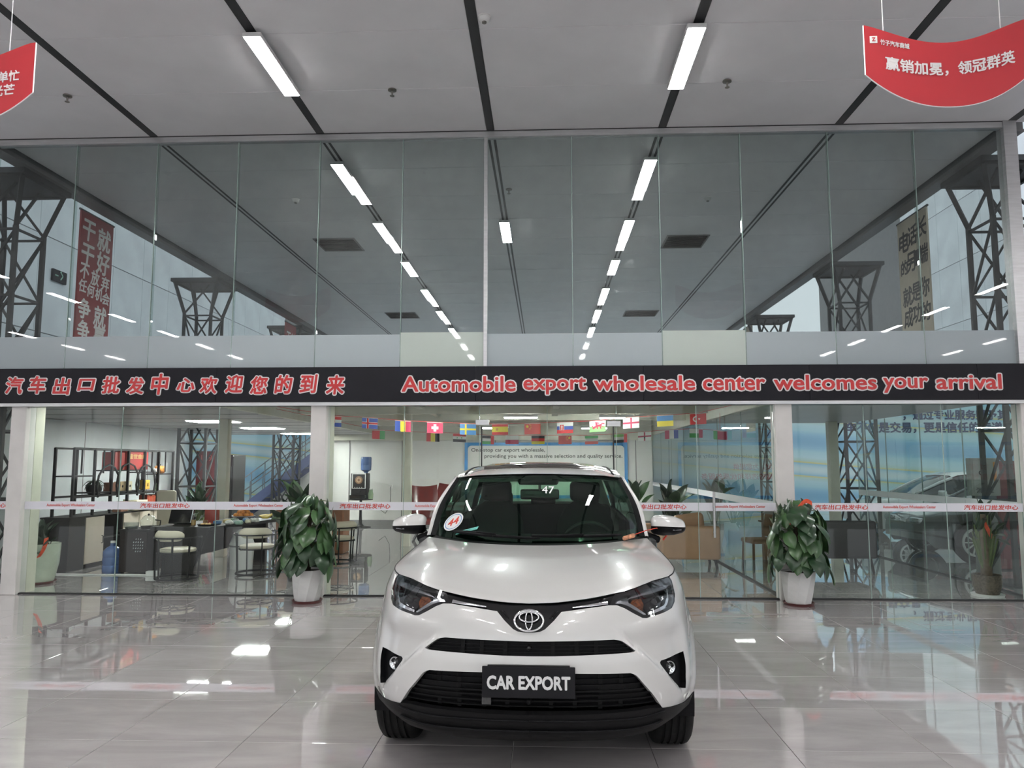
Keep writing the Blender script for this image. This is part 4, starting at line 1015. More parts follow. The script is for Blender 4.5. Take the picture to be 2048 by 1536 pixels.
    for ax in (AXF, AXR):
        for sg in (1, -1):
            e = link('tyre', tyre_me, car, (sg*.785, ax, .36), (0, 0, 0 if sg > 0 else math.pi)); link('rim', rim_me, e)
    # ---- mirrors
    for sg in (1, -1):
        mir = []
        def me_ring(x, y, z, w, h, d):       # helper not used
            return None
        cx, cy, cz = sg*.915, 1.63, 1.195
        P = []
        prof = [(-.128,.030,.035,.02),(-.122,.055,.060,.0),(-.10,.072,.078,-.015),(-.04,.080,.092,-.035),(.04,.072,.096,-.045),(.10,.052,.080,-.03),(.118,.036,.055,-.008),(.124,.015,.02,.01)]
        cap = MB(); low = MB(); rows_c = []; rows_l = []
        for dx, hz, dp, yo in prof:
            x = cx+sg*dx*.95; zc = cz+.012*(-dx*2) 
            up_ = []; dn_ = []
            for k in range(9):
                a = math.pi*k/8            # from front-top to rear over the top
                yy = cy+yo*.2-dp*math.sin(math.pi*.5*(1-k/8))*1.0+.01; 
            for a in np.linspace(4, 92, 9):
                up_.append((x, cy+.03-dp*1.15*math.cos(R(a)), zc+hz*math.sin(R(a))-.0))
            for a in np.linspace(4, -90, 7):
                dn_.append((x, cy+.03-dp*1.12*math.cos(R(a)), zc+hz*.82*math.sin(R(a))))
            up_.append((x, cy+.05, zc+hz*.9)); dn_.append((x, cy+.05, zc-hz*.75))
            rows_c.append(up_); rows_l.append(dn_)
        root = cap.grid(rows_c, flip=sg < 0).build('door_mirror', M_paint, car, True)
        low.grid(rows_l, flip=sg > 0); low.build('mirror_housing', M_blk, root, True)
        MB().rbox((cx, cy+.052, cz), (.15, .012, .10), .01).build('mirror_back', M_blk, root)
        MB().rbox((sg*.80, cy+.02, cz-.075), (.12, .06, .05), .018, (0, R(20)*sg, 0)).build('mirror_stalk', M_blk, root, 30)
        b = MB(); b.tube([(cx+sg*.02, cy-.072, cz-.018), (cx+sg*.075, cy-.058, cz-.016), (cx+sg*.112, cy-.02, cz-.006)], [.004,.006,.004], 6); b.build('mirror_indicator', M_silver, root, True)
    # ---- wipers
    for x0, x1, yk in ((-.52, .03, 0), (-.02, .52, 0)):
        b = MB(); pts = []
        for t in np.linspace(0, 1, 9):
            x = x0+(x1-x0)*t; u = (x+.70)/1.40; p = wsp(u, .02+.03*(1-t))+np.array([0,-.02,.02]); pts.append(tuple(p))
        b.tube(pts, [.006]+[.010]*7+[.006], 6)
        pa = [pts[0], tuple(np.array(pts[0])+np.array([.10,-.05,.004])), tuple(np.array(pts[4])+np.array([.02,-.03,.012])), pts[4]]
        b.tube(pa, .008, 6); b.build('wiper', M_blk, car, True)
    # ---- cabin
    dash = MB(); rows = []
    for y, z0 in ((1.26,1.02),(1.34,1.10),(1.55,1.115),(1.72,1.10),(1.80,1.02),(1.78,.75)):
        rows.append([(x, y+.12*(abs(x)/.75)**2, z0-.02*(abs(x)/.75)**2+(.02*math.exp(-((x-.36)/.15)**2) if 1.5 < y < 1.76 else 0)) for x in np.linspace(-.75, .75, 17)])
    dash.grid(rows, flip=False).build('dashboard', M_dash, car, True)
    b = MB(); b.bb(-.78,.78,1.4,4.1,.30,.40); b.bb(-.80,-.76,1.4,4.1,.4,1.12); b.bb(.76,.80,1.4,4.1,.4,1.12); b.bb(-.6,.6,3.9,3.95,.4,1.05); b.build('cabin_trim', M_dash, car)
    for sx in (-.37, .37):
        s_ = MB().rbox((sx, 2.25, .62), (.50, .52, .18), .06).build('front_seat', M_seat, car, 40)
        bk = MB(); P = []
        for t, w_, d_ in ((0,.23,.07),(.15,.25,.08),(.45,.25,.075),(.75,.225,.065),(.92,.17,.055),(1,.10,.03)):
            z = .68+.64*t; y = 2.44+.20*t
            P.append([(sx+w_*math.cos(a)*(1 if abs(math.cos(a)) > .3 else 1), y+d_*math.sin(a), z) for a in np.linspace(0, 2*math.pi, 25)])
        bk.grid(P); bk.add([P[-1][k] for k in range(24)], [tuple(range(24))]); bk.build('seat_back', M_seat, s_, True)
        MB().rbox((sx, 2.68, 1.405), (.25, .09, .17), .04).build('headrest', M_seat, s_, 40)
        b = MB(); b.cyl((sx-.06,2.66,1.25),(sx-.06,2.67,1.36),.007); b.cyl((sx+.06,2.66,1.25),(sx+.06,2.67,1.36),.007); b.build('headrest_post', M_silver, s_)
    rs = MB().rbox((0,3.35,.62),(1.3,.5,.2),.06); rs.rbox((0,3.66,.95),(1.3,.14,.60),.05,(R(-14),0,0)); rs = rs.build('rear_seat', M_seat, car, 40)
    for sx in (-.42, 0, .42): MB().rbox((sx,3.76,1.29),(.24,.08,.13),.03).build('headrest', M_seat, rs, 40)
    b = MB(); P = []
    for k in range(29):
        a = 2*math.pi*k/28; P.append((.37+.185*math.cos(a), 1.94-.18*math.sin(a)*.42, 1.035+.185*math.sin(a)*.9))
    b.tube(P, .016, 8, caps=False); b.bar((.20,1.94,1.03),(.54,1.94,1.03),.05,.02); b.bar((.37,1.94,1.03),(.37,2.0,.88),.05,.02); b.rbox((.37,1.935,1.03),(.15,.05,.12),.03); b.bar((.37,1.94,1.03),(.37,1.75,.98),.07,.07)
    b.build('steering_wheel', M_dash, car, True)
    b = MB(); b.rbox((.01,1.93,1.405),(.29,.03,.075),.024); b.cyl((.01,1.93,1.42),(.01,1.90,1.535),.010); b.build('rear_view_mirror', M_gloss, car, 40)
    b = MB(); b.rbox((.0,1.96,1.50),(.30,.16,.05),.02); b.build('roof_console', M_dash, car, 40)
    b = MB(); b.bar((-.45,2.0,1.505),(-.10,1.98,1.51),.12,.02); b.bar((.10,1.98,1.51),(.45,2.0,1.505),.12,.02); b.build('sun_visor', M_liner, car)
    return car
CAR = build_car()
# ------------------------------------------------------------------ left office: shelf, cabinets, tea desk, chairs
M_bkm = mat('black_metal', (.010,.010,.011), .5, var=.2, scale=30, spec=.3)
M_bkw = mat('black_wood', (.012,.011,.010), .45, var=.3, scale=5, stretch=(1,12,1), spec=.3)
M_sand = mat('sand_door', (.55,.49,.41), .5, var=.04)
M_cream = mat('cream_leather', (.66,.60,.48), .45, var=.05)
M_orange = mat('orange', (.72,.26,.04), .45, var=.15, scale=30)
M_rbox = mat('red_box', (.42,.035,.03), .45, var=.1)
M_gold = mat('gold_print', (.70,.46,.18), .4, .3, var=.2)
M_box = mat('kraft_box', (.62,.46,.26), .6, var=.1); M_pale = mat('pale_box', (.75,.68,.50), .6, var=.05)
M_green = mat('leaf_green', (.045,.105,.035), .35, var=.35, scale=4)
M_greend = mat('leaf_dark_green', (.020,.045,.022), .35, var=.3, scale=4)
M_stem = mat('stem', (.10,.14,.05), .6, var=.2)
M_blue = mat('blue_bottle_plastic', (.10,.20,.48), .15, var=.05, trans=.35)
M_wplast = mat('white_plastic', (.74,.74,.73), .35, var=.03)
M_clear = glass('clear_glass', (.86,.89,.90), 1.6)
# shelf along X=-7.2 from Y=11.55 to 14.75
sh = thing('display_shelf', 'black open metal display shelf with curved inner frames in the left office', 'shelf', (-7.35, 11.55, .82))
L_ = 3.15
b = MB()
for y in (0, .55, 1.05, 1.55, 2.1, 2.6, L_):
    for x in (-.15, .15): MB().bar((x, y, 0), (x, y, 1.06), .035).build('upright', M_bkm, sh)
for z in (.30, 1.05):
    for x in (-.15, .15): MB().bar((x, 0, z), (x, L_, z), .03).build('rail', M_bkm, sh)
for y0, y1, z in ((0,.55,.62),(.55,1.05,.35),(1.05,1.55,.70),(1.55,2.1,.70),(1.05,2.1,.34),(2.1,2.6,.66),(2.6,L_,.62),(2.1,L_,.30)):
    MB().bb(-.15, .15, y0, y1, z-.01, z+.01).build('shelf_board', M_bkm, sh)
for yc, r_ in ((.95,.33),(2.15,.33),(1.55,.36)):
    MB().tube([(.16, yc+r_*math.cos(R(a)), .45+r_*1.05*math.sin(R(a))) for a in range(-30, 211, 30)], .017, 6).build('curved_frame', M_bkm, sh)
for y in (.2, .8, 1.3, 2.35, 2.85): MB().bar((.15, y, .66), (.15, y, 1.05), .02).build('slim_upright', M_bkm, sh)
# things on the shelf
def box_thing(name, label, cat, x, y, z, d, m, extra=None, rz=0, group=None):
    t = thing(name, label, cat, (x, y, z), rz, group); MB().rbox((0,0,d[2]/2), d, .006, n=1).build('carton', m, t)
    if extra: extra(t, d)
    return t
def gold_text(t, d):
    mm = fit(embolden(text_mb('盛世金鼎', .1, .002), .003), d[1]*.8, .09); xf(mm, lambda a, b_, c: (d[0]/2+.003+c, a, d[2]*.72+b_)).build('gold_lettering', M_gold, t)
box_thing('gift_box', 'big red gift box with gold lettering on the shelf top row', 'box', -7.33, 13.42, 1.53, (.22,.75,.32), M_rbox, gold_text)
box_thing('gift_box', 'plain dark red gift box left of the lettered red box', 'box', -7.33, 12.86, 1.53, (.22,.32,.30), M_rbox)
box_thing('small_carton', 'brown carton on the middle shelf, left of the pale ones', 'box', -7.33, 12.82, 1.17, (.14,.22,.15), mat('brown_carton', (.22,.09,.05), .6, var=.1))
for k, (y, m_, lb) in enumerate(((13.02, M_box, 'tan square carton with round mark, left of its twin'), (13.26, M_pale, 'pale square carton with round mark beside the tan one'))):
    box_thing('small_carton', lb+' on the middle shelf', 'box', -7.30, y, 1.17, (.12,.14,.16), m_, lambda t, d: MB().lathe([(.001,.004),(.022,.004),(.022,0)], 14, (d[0]/2, 0, d[2]/2), 'X').build('round_mark', M_bkw, t), 0, 'square cartons on the shelf')
box_thing('small_carton', 'yellow carton with dark character on the middle shelf', 'box', -7.30, 13.86, 1.17, (.12,.16,.17), mat('yellow_carton', (.66,.40,.06), .6, var=.1), lambda t, d: xf(fit(text_mb('茶', .1, .002), .06), lambda a, b_, c: (d[0]/2+.003+c, a, d[2]/2+b_)).build('character', M_bkw, t))
box_thing('book_set', 'row of dark red bound volumes low on the shelf', 'books', -7.32, 14.0, 1.13, (.18,.42,.0), M_rbox) if False else None
for k in range(8):
    box_thing('bound_book', 'dark red bound book, %s from the left in the low shelf row' % ORD[k], 'book', -7.30, 13.86+.055*k, .83, (.16,.05,.24-.01*(k % 3)), mat('book_red_%d' % k, (.30+.04*(k % 3), .05+.02*(k % 2), .03), .5, var=.1), None, 0, 'red bound books on the low shelf')
box_thing('paper_pack', 'small white and blue pack lying before the red books', 'pack', -7.17, 14.02, .825, (.08,.20,.03), mat('pack_white', (.68,.72,.8), .5, var=.1))
box_thing('wooden_box', 'long pale wooden box on the cabinet below the shelf', 'box', -7.22, 13.48, .825, (.2,.36,.17), M_pale)
box_thing('wooden_box', 'small reddish wooden box beside the pale wooden box', 'box', -7.24, 12.98, .825, (.16,.22,.17), mat('red_wood_box', (.34,.16,.10), .5, var=.1))
t = thing('pumpkin_ornament', 'orange pumpkin ornament on the right end of the shelf', 'ornament', (-7.33, 14.45, 1.45))
for k in range(9):
    a = 2*math.pi*k/9; MB().ball((.055*math.cos(a), .055*math.sin(a), .075), (.055,.055,.075), 10, 7).build('lobe', M_orange, t, True)
MB().cyl((0,0,.14), (.01,0,.18), .012, .008, 8).build('stalk', M_stem, t)
t = thing('teapot_ornament', 'small white teapot ornament left of the orange pumpkin', 'ornament', (-7.3, 14.18, 1.45)); MB().ball((0,0,.05),(.05,.05,.05)).build('pot', M_wplast, t, True); MB().tube([(0,.05,.05),(0,.09,.09)],.01,6).build('spout', M_wplast, t); MB().ball((0,0,.105),.012,8,6).build('knob', M_wplast, t)
t = thing('bonsai_pot', 'black round planter with drooping leaves in the left of the shelf', 'planter', (-7.33, 12.33, 1.13)); MB().lathe([(.001,0),(.08,0),(.12,.08),(.125,.16),(.11,.17),(.001,.15)], 22).build('pot', M_bkw, t, 50)
lm_drop = MB(); lm_drop.grid([[(-.02*math.sin(math.pi*v), .18*v, .07*math.sin(math.pi*v*.8)-.12*v*v), (0, .18*v, .012*math.sin(math.pi*v)+.07*math.sin(math.pi*v*.8)-.12*v*v), (.02*math.sin(math.pi*v), .18*v, .07*math.sin(math.pi*v*.8)-.12*v*v)] for v in np.linspace(0, 1, 7)])
lme = lm_drop.mesh('leaf', M_greend, True)
for k in range(14): link('leaf', lme, t, (0,0,.17), (R(rnd.uniform(-10,25)), 0, 2*math.pi*k/14))
t = thing('jar_ornament', 'pale green round vase on the cabinet before the shelf', 'vase', (-7.27, 13.19, .82)); MB().lathe([(.001,0),(.05,0),(.085,.07),(.07,.14),(.035,.18),(.04,.2),(.03,.2),(.001,.17)], 20).build('vase', mat('celadon', (.45,.50,.26), .3, var=.3, scale=20), t, 50)
t = thing('figurine', 'small green figurine on the lower right shelf', 'ornament', (-7.3, 14.32, 1.12)); MB().lathe([(.001,0),(.04,0),(.03,.02),(.02,.06),(.03,.10),(.012,.16),(.001,.17)], 14).build('figure', mat('jade', (.25,.42,.18), .3, var=.3, scale=25), t, 50); MB().lathe([(.001,-.02),(.05,-.02),(.05,0),(.001,0)],14).build('stand', M_wplast, t)
# base cabinets: a run of units under the shelf
yk = 11.5
for k, (w_, kind) in enumerate(((.42,'side'), (.52,'door'), (.56,'open'), (.50,'door'), (.50,'door'), (.50,'door'))):
    lbs = ['narrow black end cabinet beside the big pale plant pot', 'black base cabinet with one sand door next to the plant pot', 'open black base cabinet with an inner shelf between sand doors', 'sand-door base cabinet behind the water bottle, nearer one', 'sand-door base cabinet behind the water bottle, farther one', 'sand-door base cabinet at the far end below the shelf']
    t = thing('base_cabinet', lbs[k], 'cabinet', (-7.42, yk+w_/2, 0), 0, 'base cabinets under the shelf'); hz = .80
    for nm, d in (('side_panel', (-.22,.22,-w_/2,-w_/2+.02,.04,hz)), ('side_panel', (-.22,.22,w_/2-.02,w_/2,.04,hz)), ('back_panel', (-.22,-.20,-w_/2,w_/2,.04,hz)), ('bottom_panel', (-.22,.22,-w_/2,w_/2,0,.06)), ('top_panel', (-.23,.24,-w_/2,w_/2,hz,hz+.02))): MB().bb(*d).build(nm, M_bkw, t)
    if kind == 'door':
        d = MB().rbox((.225,0,.43), (.018, w_-.012, .72), .003, n=1).build('door', M_sand, t)
        h_ = MB(); h_.tube([(.238, w_*.36, .36), (.262, w_*.36, .37), (.262, w_*.36, .47), (.238, w_*.36, .48)], .007, 6); h_.build('handle', M_bkm, d)
    elif kind == 'open': MB().bb(-.2, .2, -w_/2+.02, w_/2-.02, .42, .44).build('inner_shelf', M_bkw, t)
    else: MB().bb(.21, .23, -w_/2, w_/2, .04, hz).build('front_panel', M_bkw, t)
    yk += w_+.004
# water bottle with two empties behind
t = thing('water_bottle', 'big blue water cooler bottle standing on the left office floor', 'water bottle', (-6.55, 11.6, 0)); MB().lathe([(.001,0),(.125,0),(.138,.02),(.138,.10),(.130,.115),(.138,.13),(.138,.22),(.130,.235),(.138,.25),(.135,.32),(.09,.37),(.04,.40),(.034,.45),(.001,.45)], 28).build('bottle', M_blue, t, 40); MB().cyl((0,0,.44),(0,0,.47),.038,n=16).build('cap', M_wplast, t)
for k, (x, y) in enumerate(((-6.38, 12.0), (-6.2, 12.05))):
    t = thing('small_bottle', 'clear small bottle with dark cap, %s of two by the blue bottle' % ('left', 'right')[k], 'bottle', (x-.12, y+.15, 0), 0, 'small clear bottles'); MB().lathe([(.001,0),(.055,0),(.06,.03),(.06,.5),(.025,.58),(.02,.62),(.001,.62)], 18).build('bottle', M_clear, t, 40); MB().cyl((0,0,.61),(0,0,.65),.024,n=12).build('cap', M_bkw, t)
# tea desk: side cabinet and big slab top on a slanted leg
t = thing('tea_desk', 'long black tea desk with slab top and slanted end panel', 'desk', (-5.4, 11.75, 0))
top = MB().prism([(-.46,-.40),(.44,-.40),(.86,1.5),(-.02,1.5),(-.46,.5)], .05, lambda a, b_, c: (a, b_, .65+c)).build('desk_top', M_bkw, t)
MB().prism([(-.30,.0),(.16,.0),(.40,.65),(-.30,.65)], .05, lambda a, b_, c: (a, -.30-c, b_)).build('slanted_panel', M_bkw, t)
MB().bb(-.40, -.10, .3, .4, 0, .65).build('rear_panel', M_bkw, t); MB().bb(.3, .7, 1.2, 1.3, 0, .65).build('far_leg', M_bkw, t)
MB().bb(.1, .14, -.2, 1.2, .25, .65).build('modesty_panel', M_bkw, t)
t = thing('side_cabinet', 'dark brown side cabinet with pierced diamond pattern before the tea desk', 'cabinet', (-6.17, 11.72, 0)); MB().rbox((0,0,.32), (.42,.50,.60), .006, n=1).build('carcass', mat('dark_brown_wood', (.020,.014,.013), .5, var=.2, scale=6, spec=.3), t)
MB().rbox((0,0,.635), (.45,.54,.03), .004, n=1).build('cabinet_top', M_bkw, t)
for i in range(5):
    for j in range(5):
        if abs(i-2)+abs(j-2) <= 3: MB().box((.08+.035*(i-2), -.253, .42+.045*(j-2)), (.012,.006,.022), (0, R(25), 0)).build('pierced_slot', M_silver, t)
for sx in (-.17, .17):
    MB().cyl((sx,-.2,0),(sx,-.2,.03),.025,n=10).build('foot', M_bkm, t)
# things on the desk and cabinet
def on_desk(nm, lb, cat, x, y, z=.70): return thing(nm, lb, cat, (x, y, z))
t = on_desk('tilted_screen', 'black tilted tablet stand with silver edge on the tea desk', 'screen', -5.58, 11.75, .704); MB().rbox((0,0,.14), (.36,.03,.26), .008, (R(-22),0,0)).build('screen_panel', M_gloss, t); MB().rbox((0,-.012,.13), (.385,.02,.275), .008, (R(-22),0,0)).build('silver_frame', M_silver, t) if False else MB().rbox((.17,.01,.145), (.02,.06,.27), .006, (R(-22),0,0)).build('silver_edge', M_silver, t); MB().rbox((0,.10,.06), (.30,.14,.12), .02).build('base', M_bkw, t)
t = on_desk('tea_jar', 'slim glass jar of amber tea on the desk', 'jar', -5.33, 11.62); MB().lathe([(.001,0),(.035,0),(.035,.17),(.03,.18)], 16).build('jar', M_clear, t, 40); MB().lathe([(.001,.004),(.032,.004),(.032,.09),(.001,.09)], 16).build('tea', mat('amber_tea', (.38,.20,.04), .2, var=.1), t, 40)
t = on_desk('glass_cup', 'small brown cup beside the tea jar', 'cup', -5.22, 11.78); MB().lathe([(.001,0),(.03,0),(.038,.07),(.033,.07),(.028,.01),(.001,.01)], 16).build('cup', mat('brown_cup', (.25,.13,.06), .3, var=.1), t, 40)
t = on_desk('red_canister', 'red see-through canister in the middle of the tea desk', 'canister', -5.28, 12.15); MB().rbox((0,0,.13), (.19,.15,.26), .02).build('canister', mat('red_plastic', (.50,.10,.08), .2, var=.05, trans=.3), t, 40); MB().rbox((0,0,.27), (.20,.16,.03), .01).build('lid', M_rbox, t, 40)
t = on_desk('food_tray', 'dark tray of dried snacks on the front of the desk', 'tray', -5.10, 11.56); MB().lathe([(.001,.005),(.12,.005),(.14,.03),(.135,.03),(.115,.012),(.001,.012)], 22).build('tray', M_bkw, t, 40)
for k in range(9): MB().ball((rnd.uniform(-.07,.07), rnd.uniform(-.07,.07), .03), (.025,.02,.015), 8, 6).build('snack', M_gold, t, True)
cols = [(.10,.22,.42),(.75,.75,.72),(.30,.45,.38),(.70,.55,.25),(.55,.62,.66),(.72,.70,.55),(.18,.30,.20)]
for k in range(9):
    x = -5.06+.17*(k % 3)+.03*(k//3); y = 11.84+.26*(k//3)+.04*(k % 2)
    t = on_desk('snack_packet', '%s crumpled snack packet along the desk, counted from the red canister' % ORD[k], 'packet', x, y); t['group'] = 'snack packets on the desk'
    m_ = mat('packet_%d' % k, cols[k % 7], .4, var=.3, scale=25); mm = MB().rbox((0,0,.03), (.12,.09,.06), .025); rr = random.Random(k)
    mm.v = [(a+rr.uniform(-.006,.006), b_+rr.uniform(-.006,.006), max(0, c+rr.uniform(-.008,.008))) for a, b_, c in mm.v]; mm.build('wrapper', m_, t, True, rot=(0,0,rr.uniform(0,3))); MB().box((0,0,.064), (.06,.05,.004)).build('printed_patch', M_white, t)
t = on_desk('fruit_bowl', 'wide pale bowl under the heap of oranges on the desk', 'bowl', -5.02, 12.78); MB().lathe([(.001,.005),(.08,.005),(.19,.07),(.185,.075),(.08,.015),(.001,.015)], 26).build('bowl', mat('bowl_blue_white', (.62,.64,.72), .25, var=.2, scale=12), t, 40)
k = 0
for ring_, zz, n_ in ((.12,.085,7), (.065,.130,4), (0,.182,1)):
    for j in range(n_):
        a = 2*math.pi*j/n_+ring_; o = thing('mandarin_orange', 'mandarin orange in the desk bowl, %s' % ('topmost of the heap' if n_ == 1 else ('in the %s layer of the heap' % ('lower' if n_ == 7 else 'upper'))), 'fruit', (-5.02+ring_*math.cos(a), 12.78+ring_*math.sin(a), .70+zz), 0, 'mandarins in the bowl')
        MB().ball((0,0,0), (.045,.045,.038), 12, 8).build('peel', M_orange, o, True); MB().ball((0,0,.037), .006, 6, 4).build('stalk_end', M_stem, o); k += 1
t = on_desk('banana_bunch', 'bunch of yellow bananas right of the oranges', 'fruit', -4.74, 13.05)
for j in range(5): MB().tube([(-.10+.0*j, -.05+.025*j, .06), (-.03, -.06+.03*j, .03+.008*j), (.05, -.06+.03*j, .03+.008*j), (.13, -.045+.025*j, .08+.006*j)], [.010,.020,.020,.008], 8).build('banana', mat('banana_%d' % j, (.72,.52,.08), .5, var=.1), t, True)
t = thing('glass_kettle', 'round glass kettle on the dark side cabinet', 'kettle', (-6.06, 11.68, .65)); MB().lathe([(.001,.01),(.08,.01),(.115,.05),(.115,.12),(.08,.18),(.05,.2),(.045,.2)], 24).build('kettle_body', M_clear, t, 50); MB().lathe([(.001,0),(.10,0),(.11,.04),(.10,.04),(.001,.03)], 20).build('heater_base', M_bkw, t, 40); MB().tube([(.11,0,.13),(.19,0,.12),(.18,0,.04),(.11,0,.04)], .01, 6).build('handle', M_bkw, t, True); MB().ball((0,0,.21), .018, 10, 6).build('lid_knob', M_bkw, t)
t = thing('glass_bowl', 'low clear glass bowl left of the glass kettle', 'bowl', (-6.28, 11.6, .65)); MB().lathe([(.001,0),(.09,0),(.10,.01),(.11,.10),(.105,.10),(.095,.015),(.001,.012)], 22).build('bowl', M_clear, t, 40); MB().lathe([(.001,.01),(.09,.01),(.09,.03),(.001,.03)], 20).build('water', M_greend, t)
t = thing('high_chair', 'tall narrow cream leather chair back behind the tea desk', 'chair', (-6.5, 12.9, 0)); MB().rbox((0,.22,.85), (.34,.08,.66), .04, (R(6),0,0)).build('backrest', M_cream, t, 40); MB().rbox((0,0,.46), (.46,.46,.09), .035).build('seat', M_cream, t, 40); MB().cyl((0,0,.05), (0,0,.42), .03, n=12).build('column', M_silver, t)
for k in range(5): a = 2*math.pi*k/5; MB().bar((0,0,.07), (.26*math.cos(a), .26*math.sin(a), .03), .04, .03).build('foot', M_silver, t)
# power strip, bin
t = thing('power_strip', 'white power strip on the floor beside the side cabinet', 'power strip', (-5.75, 11.28, 0)); MB().rbox((0,0,.035), (.18,.09,.07), .008).build('strip_body', M_wplast, t); MB().tube([(-.09,0,.01), (-.4,.05,.008), (-.9,.02,.008), (-1.5,.06,.008)], .012, 6).build('cable', M_wplast, t)
t = thing('white_bin', 'round white swing bin behind the slanted desk panel', 'bin', (-4.78, 12.15, 0)); MB().lathe([(.001,0),(.17,0),(.19,.35),(.19,.38),(.14,.52),(.06,.60),(.001,.61)], 26).build('bin_body', M_wplast, t, 40); MB().lathe([(.192,.34),(.195,.345),(.195,.36),(.192,.365)], 26).build('seam_ring', M_gap, t)
# curved bar-back armchairs
def make_armchair(label, x, y, rz):
    t = thing('armchair', label, 'chair', (x, y, 0), rz, 'cream and black tub chairs'); t.scale = (.95, .95, .90)
    st = MB(); P = []
    for r_, z in ((.001,.50),(.20,.50),(.255,.485),(.262,.46),(.25,.44),(.001,.435)): P.append((r_, z))
    st.lathe(P, 30); st.build('seat', M_cream, t, 50)
    bk = MB(); rows = []
    for z, dd in ((.60,.0),(.615,.022),(.66,.034),(.72,.034),(.765,.022),(.78,0)):
        pass
    for a in np.linspace(-48, 48, 17):
        rr = .30; row = []
        ea = 1-abs(a/48)**6*.6
        for q in np.linspace(0, 2*math.pi, 13): row.append(((rr+.028*math.cos(q))*math.sin(R(a)), -(rr+.028*math.cos(q))*math.cos(R(a)), .70+.085*ea*math.sin(q)))
        rows.append(row)
    bk.grid(rows, flip=True); bk.add(rows[0][:12], [tuple(range(12))]); bk.add(rows[-1][:12], [tuple(range(12))[::-1]]); bk.build('backrest', M_cream, t, 60)
    def arc(r_, z0, a0, a1, n=18): return [(r_*math.sin(R(a)), -r_*math.cos(R(a)), z0) for a in np.linspace(a0, a1, n)]
    MB().tube(arc(.335, .665, -110, 110, 24), .013, 6).build('arm_rail', M_bkm, t, True)
    MB().tube(arc(.30, .035, -180, 180, 30), .018, 6).build('base_ring', M_bkm, t, True)
    for a in (-108, -62, -20, 20, 62, 108):
        MB().bar((.33*math.sin(R(a)), -.33*math.cos(R(a)), .66), (.30*math.sin(R(a)), -.30*math.cos(R(a)), .03), .028, .016).build('leg', M_bkm, t)
    MB().tube(arc(.265, .43, -180, 180, 30), .012, 6).build('seat_frame', M_bkm, t, True)
    for a in (-135, -45, 45, 135): MB().bar((0,0,.43), (.30*math.sin(R(a)), -.30*math.cos(R(a)), .43), .02).build('cross_bar', M_bkm, t)
    return t
make_armchair('cream and black tub chair nearest the glass in front of the tea desk', -5.22, 10.92, R(-8))
make_armchair('cream and black tub chair beside the front plant, nearer one', -4.28, 11.45, R(14))
make_armchair('cream and black tub chair tucked behind the nearer plant-side one', -4.02, 12.25, R(30))
make_armchair('cream and black tub chair farthest right, mostly behind the front plant', -3.40, 12.75, R(35))
t = thing('side_counter', 'brown wooden counter standing behind the left front plant', 'counter', (-4.3, 14.3, 0)); MB().rbox((0,0,.42), (1.25,.45,.82), .01).build('carcass', mat('brown_wood', (.24,.11,.06), .5, var=.15, scale=5), t); MB().rbox((0,0,.84), (1.3,.5,.03), .006).build('counter_top', mat('brown_wood_top', (.28,.14,.08), .4, var=.15), t)
for sx in (-.31, .31): MB().rbox((sx,-.23,.42), (.60,.012,.74), .004, n=1).build('door', mat('brown_wood_door%d' % (sx > 0), (.23,.10,.055), .5, var=.15), t)
# red fire cabinet, drinks fridge, stairs
t = thing('fire_cabinet', 'tall dark red cabinet behind the left office plants', 'cabinet', (-7.95, 18.0, .35)); MB().rbox((0,0,.79), (.50,.24,1.58), .008, n=1).build('case', M_mar, t); MB().rbox((0,-.125,.40), (.44,.012,.72), .004, n=1).build('lower_door', M_mar, t); MB().rbox((0,-.125,1.18), (.44,.012,.76), .004, n=1).build('upper_door', M_mar, t); MB().bb(-.24,.24,-.10,.10,-.35,0).build('plinth', M_gap, t)
facing(fit(text_mb('119', .2, .002), .26, .14), 0, -.134, 1.42).build('lettering', mat('faint_red', (.5,.12,.1), .5, var=0), t)
t = thing('drinks_fridge', 'tall black drinks fridge with lit glass door beyond the cream post', 'fridge', (-7.72, 18.6, 0), R(-8)); MB().rbox((0,0,.93), (.58,.56,1.84), .01).build('cabinet', M_bkm, t); MB().rbox((0,-.30,.84), (.52,.04,1.46), .006, n=1).build('door_frame', M_bkm, t); MB().rbox((0,-.322,.84), (.38,.012,1.34), .004, n=1).build('door_glass', mat('pale_door_glass', (.42,.45,.46), .1, var=.2, scale=3), t); MB().rbox((0,-.29,1.70), (.58,.06,.26), .01).build('header', M_gloss, t); facing(fit(embolden(text_mb('冷饮', .1, .002), .003), .22, .12), 0, -.324, 1.70).build('header_lettering', M_white, t); MB().bar((.22,-.35,.6),(.22,-.35,1.1),.02).build('handle', M_silver, t)
for z in (.45, .75, 1.05, 1.3): MB().bb(-.18,.18,-.332,-.329,z,z+.01).build('inner_rack', M_silver, t)
t = thing('staircase', 'open steel staircase with railings rising to the right before the mural', 'stairs', (-9.6, 23.9, 0))
for k in range(13):
    MB().bb(.24*k, .24*k+.27, 0, 1.0, .19*(k+1)-.03, .19*(k+1)).build('step', M_gap, t)
for y in (0, 1.0): MB().bar((-.1, y, -.0), (3.2, y, 2.50), .05, .26).build('stringer', mat('stringer_blue_%d' % int(y), (.12,.15,.30), .5, var=.1), t)
for y in (0, 1.0):
    for z in (.55, .95): MB().tube([(0, y, z+.1), (3.15, y, 2.45+z)], .018, 6).build('rail', M_silver, t)
    for k in range(8): MB().bar((.42*k, y, .1+.33*k), (.42*k, y, 1.05+.33*k), .025).build('baluster', M_silver, t)
MB().prism([(0,0),(3.2,0),(3.2,2.3)], .04, lambda a, b_, c: (a, 1.02+c, b_)).build('side_board', M_wallw, t)
